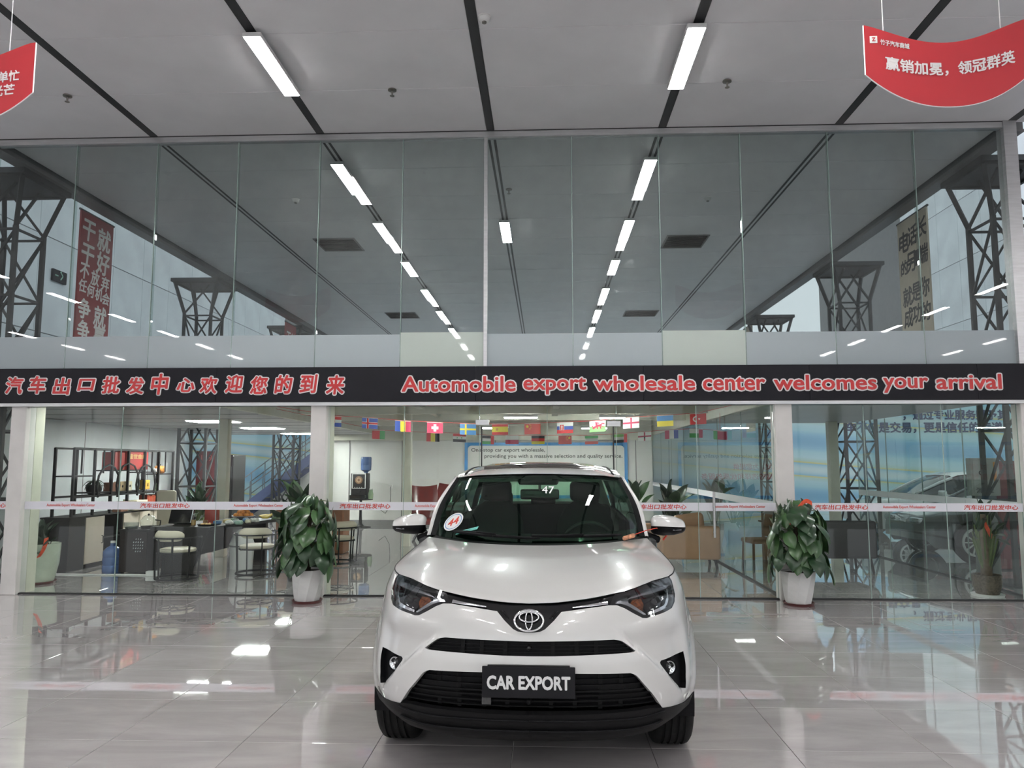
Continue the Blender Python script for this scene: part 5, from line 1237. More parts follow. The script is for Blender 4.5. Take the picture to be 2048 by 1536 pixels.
# ------------------------------------------------------------------ middle office
ps = thing('wall_poster', 'large white poster with blue frame and black text on the rear office wall', 'poster', (.02, 20.94, 0))
PW = 4.40
MB().rbox((0,0,1.46), (PW,.03,1.50), .005, n=1).build('board', M_wallw, ps)
M_pblue = mat('poster_blue', (.03,.24,.58), .45, var=.03)
def rr_ring(w_, h_, r_, th):
    def rr(wd, hh_, r): return [(sx*(wd/2-r)+r*math.cos(R(a)), sz*(hh_/2-r)+r*math.sin(R(a))) for sx, sz, a0 in ((1,1,0),(-1,1,90),(-1,-1,180),(1,-1,270)) for a in np.linspace(a0, a0+90, 7)]
    A, B = rr(w_, h_, .02), rr(w_-2*th, h_-2*th, r_); return A, B
A, B = rr_ring(PW, 1.50, .10, .085)
f = MB(); f.grid([[(a, -.017, 1.46+c) for a, c in A+[A[0]]], [(a, -.024, 1.46+c) for a, c in A+[A[0]]], [(a, -.024, 1.46+c) for a, c in B+[B[0]]], [(a, -.017, 1.46+c) for a, c in B+[B[0]]]], flip=True); f.build('blue_frame', M_pblue, ps)
M_pk = mat('poster_black', (.03,.03,.03), .5, var=0)
facing(fit(embolden(text_mb('One-stop car export wholesale,', .2, .002), .002), 2.0, .13), -1.02, -.018, 1.995).build('lettering', M_pk, ps)
facing(fit(embolden(text_mb('providing you with a massive selection and quality service.', .2, .002), .002), 3.72, .13), .20, -.018, 1.83).build('lettering', M_pk, ps)
facing(fit(embolden(text_mb('一站式汽车出口批发，为您提供', .2, .002, shear=.12), .004), 2.4, .17), -.45, -.018, 1.56).build('lettering', M_vred, ps)
facing(fit(embolden(text_mb('丰富的选择和优质的服务', .2, .002, shear=.12), .004), 2.1, .17), .55, -.018, 1.30).build('lettering', M_vred, ps)
# coffee machine on pedestal table
t = thing('pedestal_table', 'small round black pedestal table under the coffee machine', 'table', (-4.78, 20.0, 0)); MB().lathe([(.001,.70),(.30,.70),(.31,.71),(.31,.725),(.001,.73)], 28).build('table_top', M_bkw, t, 40); MB().lathe([(.001,.0),(.27,.0),(.27,.012),(.10,.04),(.045,.10),(.035,.30),(.035,.70)], 24).build('pedestal', M_bkm, t, 50)
t = thing('coffee_machine', 'black coffee machine with a coffee picture on its front', 'coffee machine', (-4.80, 20.0, .73)); MB().rbox((0,.02,.33), (.40,.42,.66), .015, n=2).build('case', M_bkm, t); MB().rbox((.01,-.20,.47), (.36,.02,.40), .008).build('front_frame', M_swh, t); MB().rbox((.01,-.212,.46), (.31,.012,.35), .004).build('picture_panel', M_bkw, t)
for r_, m_ in ((.10, 'a'), (.065, 'b'), (.03, 'c')): MB().lathe([(.001,-.002 if m_ == 'a' else (-.003 if m_ == 'b' else -.004)),(r_,-.001 if m_ == 'a' else (-.003 if m_ == 'b' else -.004)),(r_,.0)], 24, (.01,-.219,.49), 'Y').build('coffee_print', mat('coffee_'+m_, {'a': (.30,.17,.09), 'b': (.55,.38,.24), 'c': (.25,.12,.06)}[m_], .5, var=.2, scale=30), t)
for k in range(4): MB().ball((-.09+.06*k,-.222,.30), .012, 8, 5).build('button', M_white, t)
MB().rbox((0,-.22,.06), (.40,.22,.10), .012).build('drip_tray', M_gloss, t); MB().rbox((0,-.19,.20), (.12,.10,.06), .01).build('spout', M_bkm, t)
t = thing('cooler_bottle', 'upside-down blue water bottle on top of the coffee machine', 'water bottle', (-4.68, 20.1, 1.393)); MB().lathe([(.001,.0),(.05,.0),(.05,.03),(.135,.08),(.138,.20),(.130,.22),(.138,.24),(.138,.40),(.125,.42),(.001,.42)], 26).build('bottle', M_blue, t, 40); MB().lathe([(.139,.21),(.142,.215),(.142,.225),(.139,.23)], 26).build('band', M_blue, t)
t = thing('cup_stack', 'pale green jar beside the coffee machine', 'jar', (-4.5, 19.9, .73)); MB().lathe([(.001,0),(.06,0),(.07,.12),(.05,.2),(.05,.24),(.001,.24)], 18).build('jar', mat('pale_green_plastic', (.42,.58,.36), .3, var=.2, trans=.3), t, 40); MB().cyl((0,0,.24),(0,0,.27),.045,n=14).build('lid', M_wplast, t)
t = thing('wall_socket', 'wall socket with hanging black cable right of the coffee machine', 'socket', (-4.2, 20.97, 1.02)); MB().rbox((0,0,0), (.10,.02,.10), .006).build('plate', M_wplast, t); MB().tube([(0,-.02,0), (.02,-.06,-.15), (.0,-.05,-.5), (-.12,-.06,-.72), (-.28,-.1,-.6)], .008, 6).build('cable', M_bkm, t, True)
def red_chair(label, x, y, rz):
    t = thing('lounge_chair', label, 'chair', (x, y, 0), rz, 'glossy red lounge chairs'); M = mat('glossy_red_leather', (.17,.022,.022), .18, var=.15, scale=5, coat=.6)
    rows = []
    for v in np.linspace(0, 1, 9):
        w_ = .27+.05*math.sin(math.pi*v)+.04*v**3; row = []
        for u in np.linspace(-1, 1, 11): row.append((u*w_, .26+.20*v-.14*u*u*(1-.4*v), .42+.72*v+.04*u*u*v))
        rows.append(row)
    bk = MB(); bk.grid(rows, flip=True); bk.grid([[(x_, y_+.045, z_) for x_, y_, z_ in r_] for r_ in rows]); bk.grid([rows[-1], [(x_, y_+.045, z_) for x_, y_, z_ in rows[-1]]], flip=True)
    for k in (0, -1): bk.grid([[r_[k] for r_ in rows], [(r_[k][0], r_[k][1]+.045, r_[k][2]) for r_ in rows]])
    bk.build('backrest', M, t, 60); MB().rbox((0,-.02,.42), (.56,.56,.14), .06).build('seat', M, t, 40)
    for s_ in (-1, 1): MB().rbox((s_*.30,0,.52), (.08,.46,.22), .04).build('armrest', M, t, 40)
    for a in (45,135,225,315): MB().bar((0,0,.34), (.27*math.cos(R(a)), .27*math.sin(R(a)), 0), .035).build('leg', M_bkm, t)
    return t
red_chair('glossy dark red lounge chair left of the car roof, fully visible back', -2.75+.12, 16.6, R(8)); red_chair('glossy red lounge chair half hidden by the car pillar', -2.42, 18.1, R(-25))
M_tan = mat('tan_leather', (.42,.235,.13), .45, var=.08, scale=5)
def sofa(label, x, y, rz, wd, M, hh_=.70, cushion=None, group=None, leg=.16):
    t = thing('sofa_chair', label, 'sofa', (x, y, 0), rz, group)
    MB().rbox((0,.33,leg+(hh_-leg)/2), (wd,.14,hh_-leg), .04).build('backrest', M, t, 40)
    for s_ in (-1, 1): MB().rbox((s_*(wd/2-.06),0,leg+.21), (.13,.74,.42), .035).build('armrest', M, t, 40)
    MB().rbox((0,-.03,leg+.11), (wd-.22,.66,.20), .03).build('seat_base', M, t, 40); MB().rbox((0,-.05,leg+.26), (wd-.26,.60,.14), .05).build('seat_cushion', M, t, 40)
    if cushion: MB().rbox((.0,.18,leg+.50), (.48,.16,.42), .07, (R(-18),R(8),0)).build('loose_cushion', cushion, t, 40)
    for sx in (-1, 1):
        for sy in (-1, 1): MB().bar((sx*(wd/2-.08), sy*.30, leg+.02), (sx*(wd/2-.05), sy*.33, 0), .03).build('leg', M_bkm, t)
    return t
sofa('tan leather armchair with loose cushion right of the car, nearer one', 2.30, 12.75, R(178), .90, M_tan, .66, M_tan, 'tan leather armchairs', .14)
sofa('tan leather armchair behind the right mirror of the car', 1.62, 15.0, R(95), 1.1, M_tan, .72, None, 'tan leather armchairs', .12)
sofa('dark charcoal armchair behind the right front plant', 4.55, 12.3, R(180), .82, mat('charcoal_fabric', (.028,.028,.030), .7, var=.15, scale=20), .78, None, None, .22)
t = thing('dining_chair', 'dark upright chair seen beyond the glass partition left of the post', 'chair', (3.35, 12.4, 0), R(-80)); Mg = mat('dark_green_fabric', (.02,.025,.022), .8, var=.15); MB().rbox((0,0,.44), (.44,.44,.07), .03).build('seat', Mg, t, 40); MB().rbox((0,.2,.72), (.42,.05,.46), .03, (R(-8),0,0)).build('backrest', Mg, t, 40)
for sx in (-.18, .18):
    for sy in (-.18, .18): MB().bar((sx,sy,.42), (sx*1.1,sy*1.1,0), .03).build('leg', M_bkm, t)
# fire hydrant notice, red panel
t = thing('hydrant_box', 'grey hydrant cabinet with orange label strip at the right edge', 'cabinet', (6.55, 11.9, 0), R(-6)); MB().rbox((0,0,1.44), (.40,.16,.56), .01).build('case', mat('grey_cabinet', (.35,.35,.34), .4, var=.06), t); MB().rbox((.0,-.085,1.44), (.34,.012,.50), .004).build('door', mat('grey_cabinet_door', (.40,.40,.39), .35, var=.06), t); MB().bb(.11,.15,-.096,-.092,1.38,1.66).build('orange_label', M_orange, t)
facing(fit(embolden(text_mb('消火栓', .1, .002), .003), .24, .085), -.02, -.094, 1.24).build('lettering', mat('dark_print', (.10,.10,.10), .5, var=0), t); MB().lathe([(.02,-.002),(.035,-.002),(.035,.002)], 18, (-.06,-.094,1.50), 'Y').build('round_mark', M_bkw, t); MB().bb(-.15,.15,-.05,.05,0,1.18).build('stand', M_gap, t)
t = thing('red_cabinet', 'maroon cabinet standing behind the grey hydrant cabinet', 'cabinet', (7.32, 12.55, 0)); MB().rbox((0,0,.85), (.60,.3,1.66), .01).build('case', M_mar, t); MB().rbox((0,-.155,.85), (.54,.012,1.54), .004, n=1).build('door', M_mar, t); MB().bar((.2,-.17,.8),(.2,-.17,1.0),.02).build('handle', M_silver, t)
# ------------------------------------------------------------------ bunting flags
FC = {}
def fcol(c):
    if c not in FC: FC[c] = mat('flag_%s' % c, dict(R=(.68,.04,.04), W=(.82,.82,.80), B=(.05,.10,.42), G=(.10,.42,.14), Y=(.85,.68,.06), K=(.025,.025,.03), C=(.10,.28,.60), M=(.50,.04,.10), O=(.75,.12,.10), L=(.30,.62,.22), T=(.45,.40,.20))[c], .7, var=0)
    return FC[c]
def star(u, v, cu, cv, r_, asp=1.5):
    dx, dy = (u-cu)*asp, v-cv; d = math.hypot(dx, dy); a = math.atan2(dx, dy); k = (a % (2*math.pi/5))-math.pi/5
    return d < r_*(.42/max(.42, math.cos(k)*.0+ (.38+.62*abs(k)/(math.pi/5))**-1*.42) if False else (.45+.55*(abs(k)/(math.pi/5))))
def dg(u, v):                                      # a small red dragon-like figure
    import itertools
    segs = [((.25,.35),(.45,.55),.09), ((.45,.55),(.66,.58),.11), ((.66,.58),(.80,.75),.06), ((.80,.75),(.90,.72),.05), ((.45,.58),(.40,.85),.07), ((.40,.85),(.58,.78),.05), ((.50,.5),(.48,.28),.05), ((.66,.5),(.70,.28),.05), ((.25,.35),(.18,.55),.04), ((.74,.5),(.86,.42),.04)]
    for (ax, ay), (bx_, by_), w_ in segs:
        t_ = max(0, min(1, ((u-ax)*(bx_-ax)+(v-ay)*(by_-ay))/((bx_-ax)**2+(by_-ay)**2)))
        if math.hypot((u-ax-(bx_-ax)*t_)*1.2, v-ay-(by_-ay)*t_) < w_: return True
    return False
D = {
 'croatia': lambda u, v: (('R' if (int(u*14)+int(v*12)) % 2 else 'W') if .36 < u < .62 and .34 < v < .95 else ('R' if v > .67 else 'W' if v > .38 else 'B')),
 'iceland': lambda u, v: 'R' if abs(u-.36) < .045 or abs(v-.5) < .07 else ('W' if abs(u-.36) < .09 or abs(v-.5) < .14 else 'B'),
 'romania': lambda u, v: 'B' if u < .333 else 'Y' if u < .667 else 'M',
 'swiss': lambda u, v: 'W' if (abs(u-.5) < .07 and abs(v-.5) < .33) or (abs(v-.5) < .105 and abs(u-.5) < .22) else 'M',
 'sweden': lambda u, v: 'Y' if abs(u-.36) < .065 or abs(v-.5) < .10 else 'C',
 'spain': lambda u, v: ('M' if .26 < u < .38 and .36 < v < .62 and (int(u*30)+int(v*20)) % 2 else 'Y') if .25 < v < .75 else 'R',
 'china': lambda u, v: 'Y' if star(u, v, .17, .74, .17) or any(star(u, v, a, b_, .06) for a, b_ in ((.33,.9),(.40,.78),(.40,.62),(.33,.5))) else 'O',
 'china2': lambda u, v: D['china'](1-u, v),
 'slovakia': lambda u, v: ('W' if (abs(u-.30) < .02 and .3 < v < .75) or (abs(v-.6) < .03 and abs(u-.3) < .06) else 'R') if (abs(u-.30) < .115 and .40 < v < .80) or math.hypot((u-.3)*1.5, v-.42) < .17 else ('W' if v > .667 or (abs(u-.3) < .14 and .3 < v < .84) else 'B' if v > .333 else 'R'),
 'wales': lambda u, v: 'M' if dg(u, v) else ('W' if v > .5 else 'L'),
 'england': lambda u, v: 'M' if abs(u-.5) < .06 or abs(v-.5) < .09 else 'W',
 'ukraine': lambda u, v: 'C' if v > .5 else 'Y',
 'turkey': lambda u, v: 'W' if (math.hypot((u-.34)*1.5, v-.5) < .25 and math.hypot((u-.39)*1.5, v-.5) > .2) or star(u, v, .56, .5, .11) else 'R',
 'portugal': lambda u, v: 'R' if u < .6 else 'G', 'belgium': lambda u, v: 'R' if u < .333 else 'Y' if u < .667 else 'K',
 'syria': lambda u, v: ('G' if star(u, v, .33, .5, .11) or star(u, v, .67, .5, .11) else 'W') if .333 < v < .667 else ('R' if v > .5 else 'K'),
 'uae2': lambda u, v: 'R' if u > .75 else ('K' if v > .667 else 'W' if v > .333 else 'G'),
 'poland': lambda u, v: 'W' if v > .5 else 'M', 'germany': lambda u, v: 'K' if v > .667 else 'R' if v > .333 else 'Y',
 'iran': lambda u, v: 'G' if v > .667 else 'W' if v > .333 else 'O', 'uae': lambda u, v: 'R' if u > .75 else ('L' if v > .667 else 'W' if v > .333 else 'K'),
 'ulster': lambda u, v: 'K' if abs(u-.5) < .05 and .25 < v < .5 else ('M' if abs(u-.5) < .05 or abs(v-.5) < .09 else 'W'),
 'france': lambda u, v: 'M' if u < .333 else 'W' if u < .667 else 'B', 'france2': lambda u, v: 'G' if u < .3 else 'M',
 'czech': lambda u, v: 'M' if u > .7 else ('W' if v > .5 else 'G')}
def flag(key, px, pyt, Y, w_, h_, label, tilt, group):
    p_ = at(px, pyt, Y); x, z = p_.x, p_.z
    t = thing('bunting_flag', label, 'flag', (x, Y, z), 0, group); nx, nz = 36, 24
    me = bpy.data.meshes.new('cloth'); vs, fs, mi, mk = [], [], [], []
    ph = rnd.uniform(0, 6)
    for j in range(nz+1):
        for i in range(nx+1):
            u, v = i/nx, j/nz; vs.append(((u-.5)*w_, .010*math.sin(5*u+ph)*(1.2-v), (v-1)*h_+(u-.5)*tilt))
    keys = []
    for j in range(nz):
        for i in range(nx):
            c = D[key]((i+.5)/nx, (j+.5)/nz)
            if c not in keys: keys.append(c)
            fs.append((j*(nx+1)+i, j*(nx+1)+i+1, (j+1)*(nx+1)+i+1, (j+1)*(nx+1)+i)); mi.append(keys.index(c))
    me.from_pydata(vs, [], fs); me.update()
    for c in keys: me.materials.append(fcol(c))
    me.polygons.foreach_set('material_index', mi); me.shade_smooth(); link('cloth', me, t)
    MB().tube([(-w_/2, 0, -.5*tilt), (w_/2, 0, .5*tilt)], .004, 5).build('hem', fcol('W'), t); return x, z
row1 = [('croatia',667,832,'white, red and blue flag with a chequered shield'),('iceland',740,836,'blue flag with a red and white cross'),('romania',806,842,'blue, yellow and red upright striped flag'),('swiss',870,845,'red flag with a white cross'),('sweden',936,848,'blue flag with a yellow cross'),('spain',1000,848,'red and yellow barred flag with small arms'),('china',1065,847,'red flag with yellow stars at its left'),('slovakia',1130,845,'white, blue and red flag with a shield'),('wales',1195,842,'white and green flag with a red beast'),('england',1262,835,'white flag with a red cross'),('ukraine',1330,831,'blue over yellow flag'),('turkey',1396,827,'red flag with a white crescent')]
row2 = [('portugal',757,861,'red and green flag'),('belgium',866,866,'red, yellow and black upright striped flag'),('syria',919,867,'red, white and black flag with two stars'),('uae2',975,871,'black, white and green flag with a red end'),('poland',1024,871,'white over pink-red flag'),('germany',1076,871,'black, red and yellow flag'),('china2',1130,871,'red flag with yellow stars at its right'),('iran',1183,871,'green, white and red barred flag'),('uae',1241,868,'pale green, white and black flag with a red end'),('ulster',1289,864,'white flag with a red cross and dark centre mark'),('france',1343,860,'red, white and blue upright striped flag'),('czech',1392,858,'green and red flag'),('france2',1440,862,'dim green and red flag')]
for rows, Y, w_, h_, nm in ((row1, 10.6, .222, .148, 'front'), (row2, 12.7, .215, .142, 'rear')):
    pts = []
    for i, (k, px, py, lb) in enumerate(rows):
        q = rows[min(i+1, len(rows)-1)]; p = rows[max(i-1, 0)]; tl = -(q[2]-p[2])/max(1, q[1]-p[1])*w_
        x, z = flag(k, px, py, Y, w_, h_, '%s in the %s string of bunting' % (lb, nm), tl, 'flags of the %s bunting string' % nm); pts.append((x, Y+.004, z+.006))
    pts = [(-4.5, Y+.004, 2.55)]+pts+[(2.86, Y+.004, 2.5 if Y < 11 else 2.46)]
    tag(MB().tube(pts, .0035, 5).build('bunting_string', fcol('R')), 'thin red string carrying the %s row of flags' % nm, 'string')
# ------------------------------------------------------------------ plants
def heart_leaf(w_, l_, curl, m, name='leaf'):
    """broad heart leaf hanging from its stalk at the origin, tip along -Z, face along -Y"""
    rows = []
    n = 9
    for i in range(n):
        v = i/(n-1); ww = w_*(math.sin(math.pi*min(1, v*.86+.14))**.8)*(1-.25*v) if v < 1 else 0
        row = []
        for u in (-1, -.55, 0, .55, 1):
            zz = -l_*v+(.10*l_*abs(u)**1.3 if v < .25 else 0)*(1-v*4 if v < .25 else 0)
            row.append((ww*u*.5, -curl*l_*math.sin(math.pi*v*.8)+.10*w_*abs(u)**1.5+.02*l_*(1-abs(u)), zz))
        rows.append(row)
    return MB().grid(rows, flip=True).mesh(name, m, True)
def blade_leaf(w_, l_, bend, m):
    rows = []
    for i in range(10):
        v = i/9; ww = w_*math.sin(math.pi*min(1, .06+v*.94))**.7; z = l_*v*(1-.25*bend*v); y = -bend*l_*v*v*.55
        rows.append([(ww*u*.5, y+.18*w_*abs(u), z) for u in (-1, -.5, 0, .5, 1)])
    return MB().grid(rows).mesh('leaf', m, True)
M_g1 = mat('pothos_leaf', (.050,.115,.040), .30, var=.35, scale=7, coat=.2); M_g2 = mat('pothos_leaf_dark', (.022,.058,.024), .32, var=.35, scale=7, coat=.2)
M_pot = mat('white_faceted_pot', (.80,.80,.79), .3, var=.03); M_sauc = mat('maroon_saucer', (.10,.025,.025), .4, var=.1); M_soil = mat('soil', (.05,.035,.025), .9, var=.3, scale=40)
M_rib = mat('red_ribbon', (.75,.10,.04), .35, var=.2, scale=30)
hl = [heart_leaf(.20,.25,.12,M_g1), heart_leaf(.17,.22,.22,M_g2), heart_leaf(.15,.20,.05,M_g1), heart_leaf(.19,.25,.16,M_g2)]
def pothos(label, x, y, seed, top, extra_ribbon):
    r_ = random.Random(seed); t = thing('potted_pothos', label, 'plant', (x, y, 0), 0, 'potted plants before the glass front')
    # faceted twisted pot
    p = MB(); P = []
    for k in range(6):
        v = k/5; rad = .145+.055*v**.8; tw = .42*v
        P.append([(rad*math.cos(2*math.pi*j/9+tw), rad*math.sin(2*math.pi*j/9+tw), .025+.36*v) for j in range(9)])
    V = [q for row in P for q in row]; F = [(i*9+j, i*9+(j+1) % 9, (i+1)*9+j) for i in range(5) for j in range(9)]+[(i*9+(j+1) % 9, (i+1)*9+(j+1) % 9, (i+1)*9+j) for i in range(5) for j in range(9)]+[tuple(range(8, -1, -1))]
    p.add(V, F); p.build('pot', M_pot, t); MB().cyl((0,0,.34),(0,0,.36),.17,n=18).build('soil', M_soil, t)
    MB().lathe([(.001,0),(.165,0),(.18,.03),(.172,.03),(.16,.012),(.001,.012)], 24).build('saucer', M_sauc, t, 40)
    MB().cyl((0,0,.3),(0,0,top-.12),.035,.03,12).build('moss_pole', M_soil, t, True)
    n = 84
    for k in range(n):
        v = (k+.5)/n; z = .45+(top-.45)*v; a = k*2.399963+r_.uniform(-.35,.35)
        rad = .13+.17*(1-v)**.55*1.0+.08*math.sin(math.pi*v); rad = min(rad, .29)+r_.uniform(-.03,.03)
        if v > .93: rad *= .5
        tilt = R(12+38*v+r_.uniform(-10,14)); s_ = r_.uniform(.82,1.18)*(1.05 if v < .9 else .95)
        o = link('leaf', hl[r_.randrange(4)].copy() if False else hl[r_.randrange(4)], t, (rad*math.cos(a), rad*math.sin(a), z+.05), None)
        # face outward (local -Y to radial), lean outward by tilt
        o.rotation_mode = 'ZYX'; o.rotation_euler = (-tilt, r_.uniform(-.35,.35), a+math.pi/2); o.scale = (s_, s_, s_)
        if k % 2 == 0: MB().tube([(.03*math.cos(a), .03*math.sin(a), z-.04), (rad*.6*math.cos(a), rad*.6*math.sin(a), z+.06), (rad*math.cos(a), rad*math.sin(a), z+.05)], .005, 5).build('stalk', M_stem, t)
    if extra_ribbon:
        b = MB(); b.grid([[(-.10+.24*q, -.20-.03*math.sin(5*q), top-.13+.17*math.sin(2.2*q)-.02+w2) for q in np.linspace(0, 1, 10)] for w2 in (0, .05)]); b.grid([[(-.10+.03*math.sin(6*q)-.08*q, -.23, top-.10-.13*q) , (-.045+.03*math.sin(6*q)-.08*q, -.235, top-.09-.13*q)] for q in np.linspace(0, 1, 8)]); b.build('red_ribbon', M_rib, t, True)
    else:
        b = MB(); b.grid([[(-.13+.08*q, -.27, top-.27+.03*q) , (-.13+.08*q, -.272, top-.25+.03*q)] for q in np.linspace(0, 1, 5)]); b.build('red_ribbon', M_rib, t, True)
    return t
pothos('climbing pothos in white faceted pot in front of the left post', -2.83, 9.25, 3, 1.20, False)
pothos('climbing pothos with red ribbon in white faceted pot by the right post', 2.95, 9.33, 8, 1.16, True)
# broad-bladed plants behind the glass
bl = [blade_leaf(.22,.60,.6,M_greend), blade_leaf(.24,.66,.9,M_green), blade_leaf(.19,.54,.4,M_greend)]
bls = [blade_leaf(.10,.34,.5,M_greend), blade_leaf(.09,.30,.9,M_greend)]
def blade_plant(label, x, y, h0, n, sc, pot, seed, leaves=bl, spread=50, group='leafy plants inside the offices', stemh=None):
    r_ = random.Random(seed); t = thing('potted_plant', label, 'plant', (x, y, 0), 0, group)
    pr, ph, m_ = pot; MB().lathe([(.001,0),(pr*.72,0),(pr*.95,ph*.5),(pr,ph),(pr*.92,ph),(pr*.85,ph*.9),(.001,ph*.9)], 24).build('pot', m_, t, 50)
    for k in range(n):
        a = k*2.4+r_.uniform(-.4,.4); q = (k+.5)/n; lean = R(6+spread*q*r_.uniform(.6,1.1)); z0 = h0*(1-.35*q) ; rr = .05+.12*q
        o = link('leaf', leaves[r_.randrange(len(leaves))], t, (rr*math.cos(a), rr*math.sin(a), z0)); o.rotation_mode = 'ZYX'; o.rotation_euler = (lean, r_.uniform(-.3,.3), a+math.pi/2+math.pi*0); s_ = sc*r_.uniform(.8,1.15); o.scale = (s_, s_, s_)
        if h0 > ph+.1: MB().tube([(.02*math.cos(a), .02*math.sin(a), ph*.85), (rr*math.cos(a), rr*math.sin(a), z0+.02)], .010, 5).build('stalk', M_stem, t)
    return t
M_cel = mat('pale_green_glaze', (.50,.56,.46), .2, var=.08, scale=6, coat=.5)
pl = blade_plant('dark leafy plant in tall pale green pot behind the left post', -6.98, 10.55, .62, 34, .95, (.25,.54,M_cel), 11, bls, 75)
MB().lathe([(.001,0),(.20,0),(.22,.03),(.001,.03)], 24).build('saucer', M_sauc, pl); b = MB(); b.grid([[(.17+.03*math.sin(3*q)-.08*q, -.20-.03*q, .62-.26*q), (.22+.03*math.sin(3*q)-.08*q, -.18-.03*q, .64-.26*q)] for q in np.linspace(0, 1, 8)]); b.build('red_ribbon', M_rib, pl, True); MB().box((.08,-.238,.49), (.05,.012,.05)).build('pot_label', M_bkw, pl)
blade_plant('big dark bushy plant behind the tea desk before the red cabinet', -6.65, 14.7, .95, 40, 1.15, (.22,.45,M_bkw), 12, bls, 85)
blade_plant('dark pointed plant rising behind the left front plant', -3.48, 10.9, 1.0, 18, .85, (.18,.40,M_bkw), 13, bl, 35)
blade_plant('banana-leaf plant left of the three, beside the car roof', 1.88, 16.4, .95, 10, .85, (.20,.42,M_wplast), 14, bl, 45)
blade_plant('banana-leaf plant, middle of the three behind the sofas', 2.25, 14.0, .85, 14, .95, (.20,.42,M_wplast), 15, bl, 50)
blade_plant('banana-leaf plant beyond the glass partition, right of the three', 3.42, 16.0, .92, 12, 1.05, (.20,.42,M_wplast), 16, bl, 50)
tr = blade_plant('small tree with thick trunk in woven-pattern pot at the right front corner', 5.50, 10.05, 1.02, 20, .72, (.17,.26,mat('brown_patterned_pot', (.11,.085,.06), .5, var=.5, scale=40)), 17, bls, 80)
MB().tube([(0,0,.2),(.01,0,.5),(-.01,.01,.8),(.0,0,1.0)], [.07,.055,.05,.03], 10).build('trunk', mat('trunk', (.15,.11,.07), .8, var=.3, scale=20), tr, True); MB().lathe([(.001,0),(.18,0),(.19,.025),(.001,.025)], 22).build('saucer', M_wplast, tr); b = MB(); b.grid([[(-.06+.10*q, -.07, .92-.22*q), (-.02+.10*q, -.075, .94-.22*q)] for q in np.linspace(0, 1, 6)]); b.build('red_ribbon', M_rib, tr, True)
# tag tied to the car mirror
t = thing('paper_tag', 'orange and white paper tag tied by red cord to the right door mirror', 'tag', (.55, 5.18, 1.14)); mm = MB().rbox((0,0,.012), (.075,.05,.03), .012); mm.v = [(a+.008*math.sin(60*b_), b_, c+.008*math.sin(50*a)) for a, b_, c in mm.v]; mm.build('folded_paper', mat('tag_paper', (.72,.28,.16), .6, var=.7, scale=50), t, True)
MB().tube([(.02,.01,.02), (.13,.12,.045), (.22,.25,.05), (.26,.36,.0)], .003, 5).build('cord', M_red, t, True); MB().tube([(.275,.36,.02),(.30,.35,-.01),(.28,.37,-.04)], .008, 6).build('cord_loop', M_red, t)
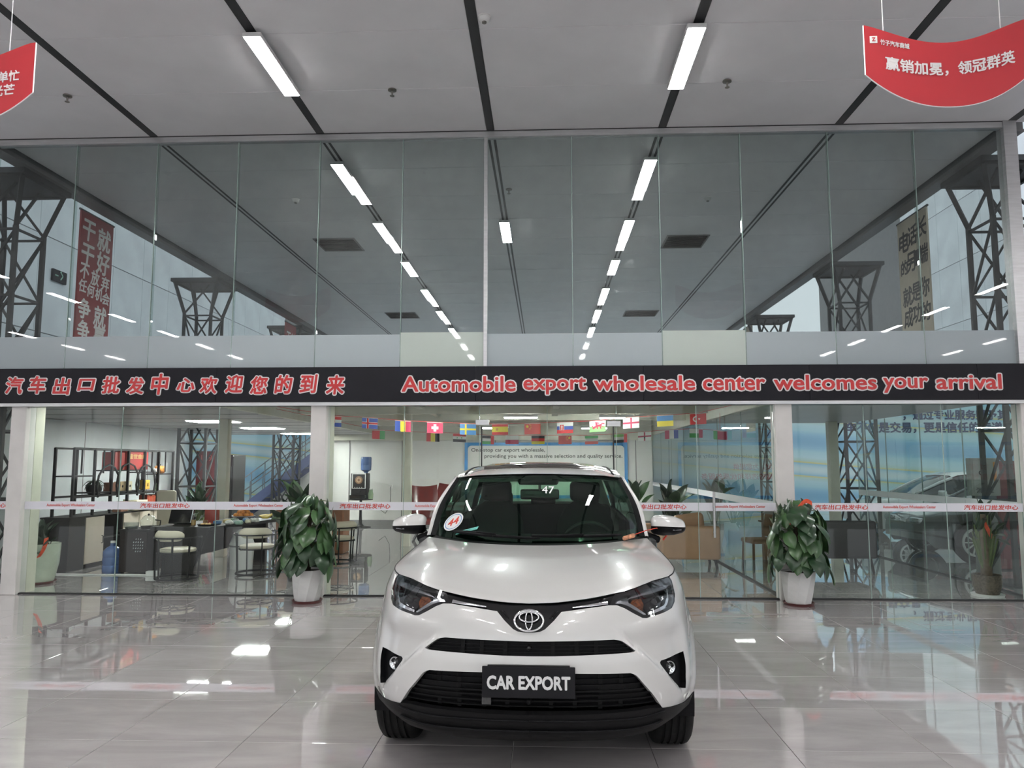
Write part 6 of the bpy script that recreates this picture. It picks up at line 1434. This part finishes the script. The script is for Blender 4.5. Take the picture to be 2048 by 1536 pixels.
# ------------------------------------------------------------------ saloon cars seen through the right office
def saloon(label, x, y, rz, paint, seed):
    c = thing('saloon_car', label, 'car', (x, y, 0), rz, 'display cars behind the right office'); L_, W_ = 4.7, .90
    xs = np.linspace(0, L_, 40)
    def ztop_(u): return np.interp(u, [0,.15,.5,1.2,1.5,3.9,4.4,4.7], [.62,.74,.86,.97,1.0,1.04,1.02,.80])
    def zroof(u): return np.interp(u, [1.15,1.7,2.1,2.7,3.3,3.9,4.2], [.97,1.26,1.42,1.46,1.40,1.15,1.03])
    def wid(u): return W_*np.interp(u, [0,.12,.5,1.2,3.6,4.4,4.7], [.62,.82,.95,1,1,.94,.70])
    rows = []
    for u in xs:
        w_ = wid(u); zt = ztop_(u); zb = .22 if .15 < u < 4.5 else .35; row = []
        for q in [(-1,0),(-1.0,.35),(-1.0,.6),(-.96,.85),(-.86,.97),(-.5,1.0),(0,1.02),(.5,1.0),(.86,.97),(.96,.85),(1.0,.6),(1.0,.35),(1,0)]: row.append((u, q[0]*w_, zb+(zt-zb)*q[1]))
        rows.append(row)
    bd = MB(); bd.grid(rows); bd.add(rows[0], [tuple(range(13))[::-1]]); bd.add(rows[-1], [tuple(range(13))]); bd.build('body', paint, c, 50)
    ux = np.linspace(1.15, 4.2, 24); gr = []
    for u in ux:
        h_ = zroof(u)-ztop_(u)+.02; wb_, wt_ = wid(u)*.90, wid(u)*.66
        gr.append([(u, s_*(wb_+(wt_-wb_)*q), ztop_(u)-.02+h_*q) for s_, q in ((-1,0),(-1,.5),(-1,.9))]+[(u, s_*wt_*.9, zroof(u)) for s_ in (-1,)]+[(u, 0, zroof(u)+.012)]+[(u, wt_*.9, zroof(u))]+[(u, s_*(wb_+(wt_-wb_)*q), ztop_(u)-.02+h_*q) for s_, q in ((1,.9),(1,.5),(1,0))])
    g_ = MB(); g_.grid(gr); g_.build('cabin_glass', M_gloss, c, 60)
    rf2 = MB(); rf2.grid([[(p[0], p[1]*1.02, p[2]+.012) for p in row[2:7]] for row in gr[6:19]]); rf2.build('roof_skin', paint, c, 60)
    for s_ in (-1, 1):
        pil = MB()
        for k0, k1 in ((0, 6), (12, 13), (18, 23)):
            pil.tube([(gr[k][2 if s_ < 0 else 6][0], gr[k][2 if s_ < 0 else 6][1]*1.02, gr[k][2 if s_ < 0 else 6][2]) for k in range(k0, k1+1)], .035, 6)
        pil.build('pillar', paint, c, True)
        for u in (.85, 3.75):
            ty_ = MB().lathe([(.22,-.09),(.30,-.10),(.325,-.08),(.33,0),(.325,.08),(.30,.10),(.22,.09)], 36, (0,0,0), 'Y').build('tyre', M_rubber, c, 40, (u, s_*.80, .33)); sp = MB(); sp.lathe([(.20,-.02),(.235,-.02),(.235,.02)], 36, (0,0,0), 'Y')
            for k in range(10): a = 2*math.pi*k/10; sp.bar((.03*math.cos(a), 0, .03*math.sin(a)), (.225*math.cos(a), 0, .225*math.sin(a)), .022, .02)
            sp.build('wheel_rim', M_wplast, ty_, 40, (0, s_*.10, 0)); MB().lathe([(.001,0),(.215,0)], 24, (0,0,0), 'Y').build('wheel_disc', M_bkm, ty_, False, (0, s_*.07, 0))
            MB().lathe([(.335,-.02),(.37,-.02),(.37,.02),(.335,.02)], 36, (u, s_*.895, .33), 'Y').build('arch_edge', M_blk, c)
        MB().rbox((1.55, s_*.98, 1.0), (.14,.18,.12), .04).build('door_mirror', paint, c, 40); MB().rbox((.10, s_*.50, .66), (.16,.30,.10), .03).build('headlamp', M_silver, c, 40); MB().rbox((4.62, s_*.5, .82), (.12,.34,.10), .03).build('tail_lamp', M_rbox, c, 40)
        for u in (2.1, 2.65): MB().rbox((u, s_*.905, .80), (.16,.02,.025), .006).build('door_handle', M_chrome, c)
    return c
saloon('white saloon car parked farther back beyond the right office glass', 7.05, 18.2, R(0), mat('car_white', (.62,.63,.63), .25, var=0, coat=1), 1)
saloon('dark grey saloon car nearest the right office glass', 6.3, 14.2, R(0), mat('car_grey', (.05,.055,.06), .3, .2, var=0, coat=1), 2)
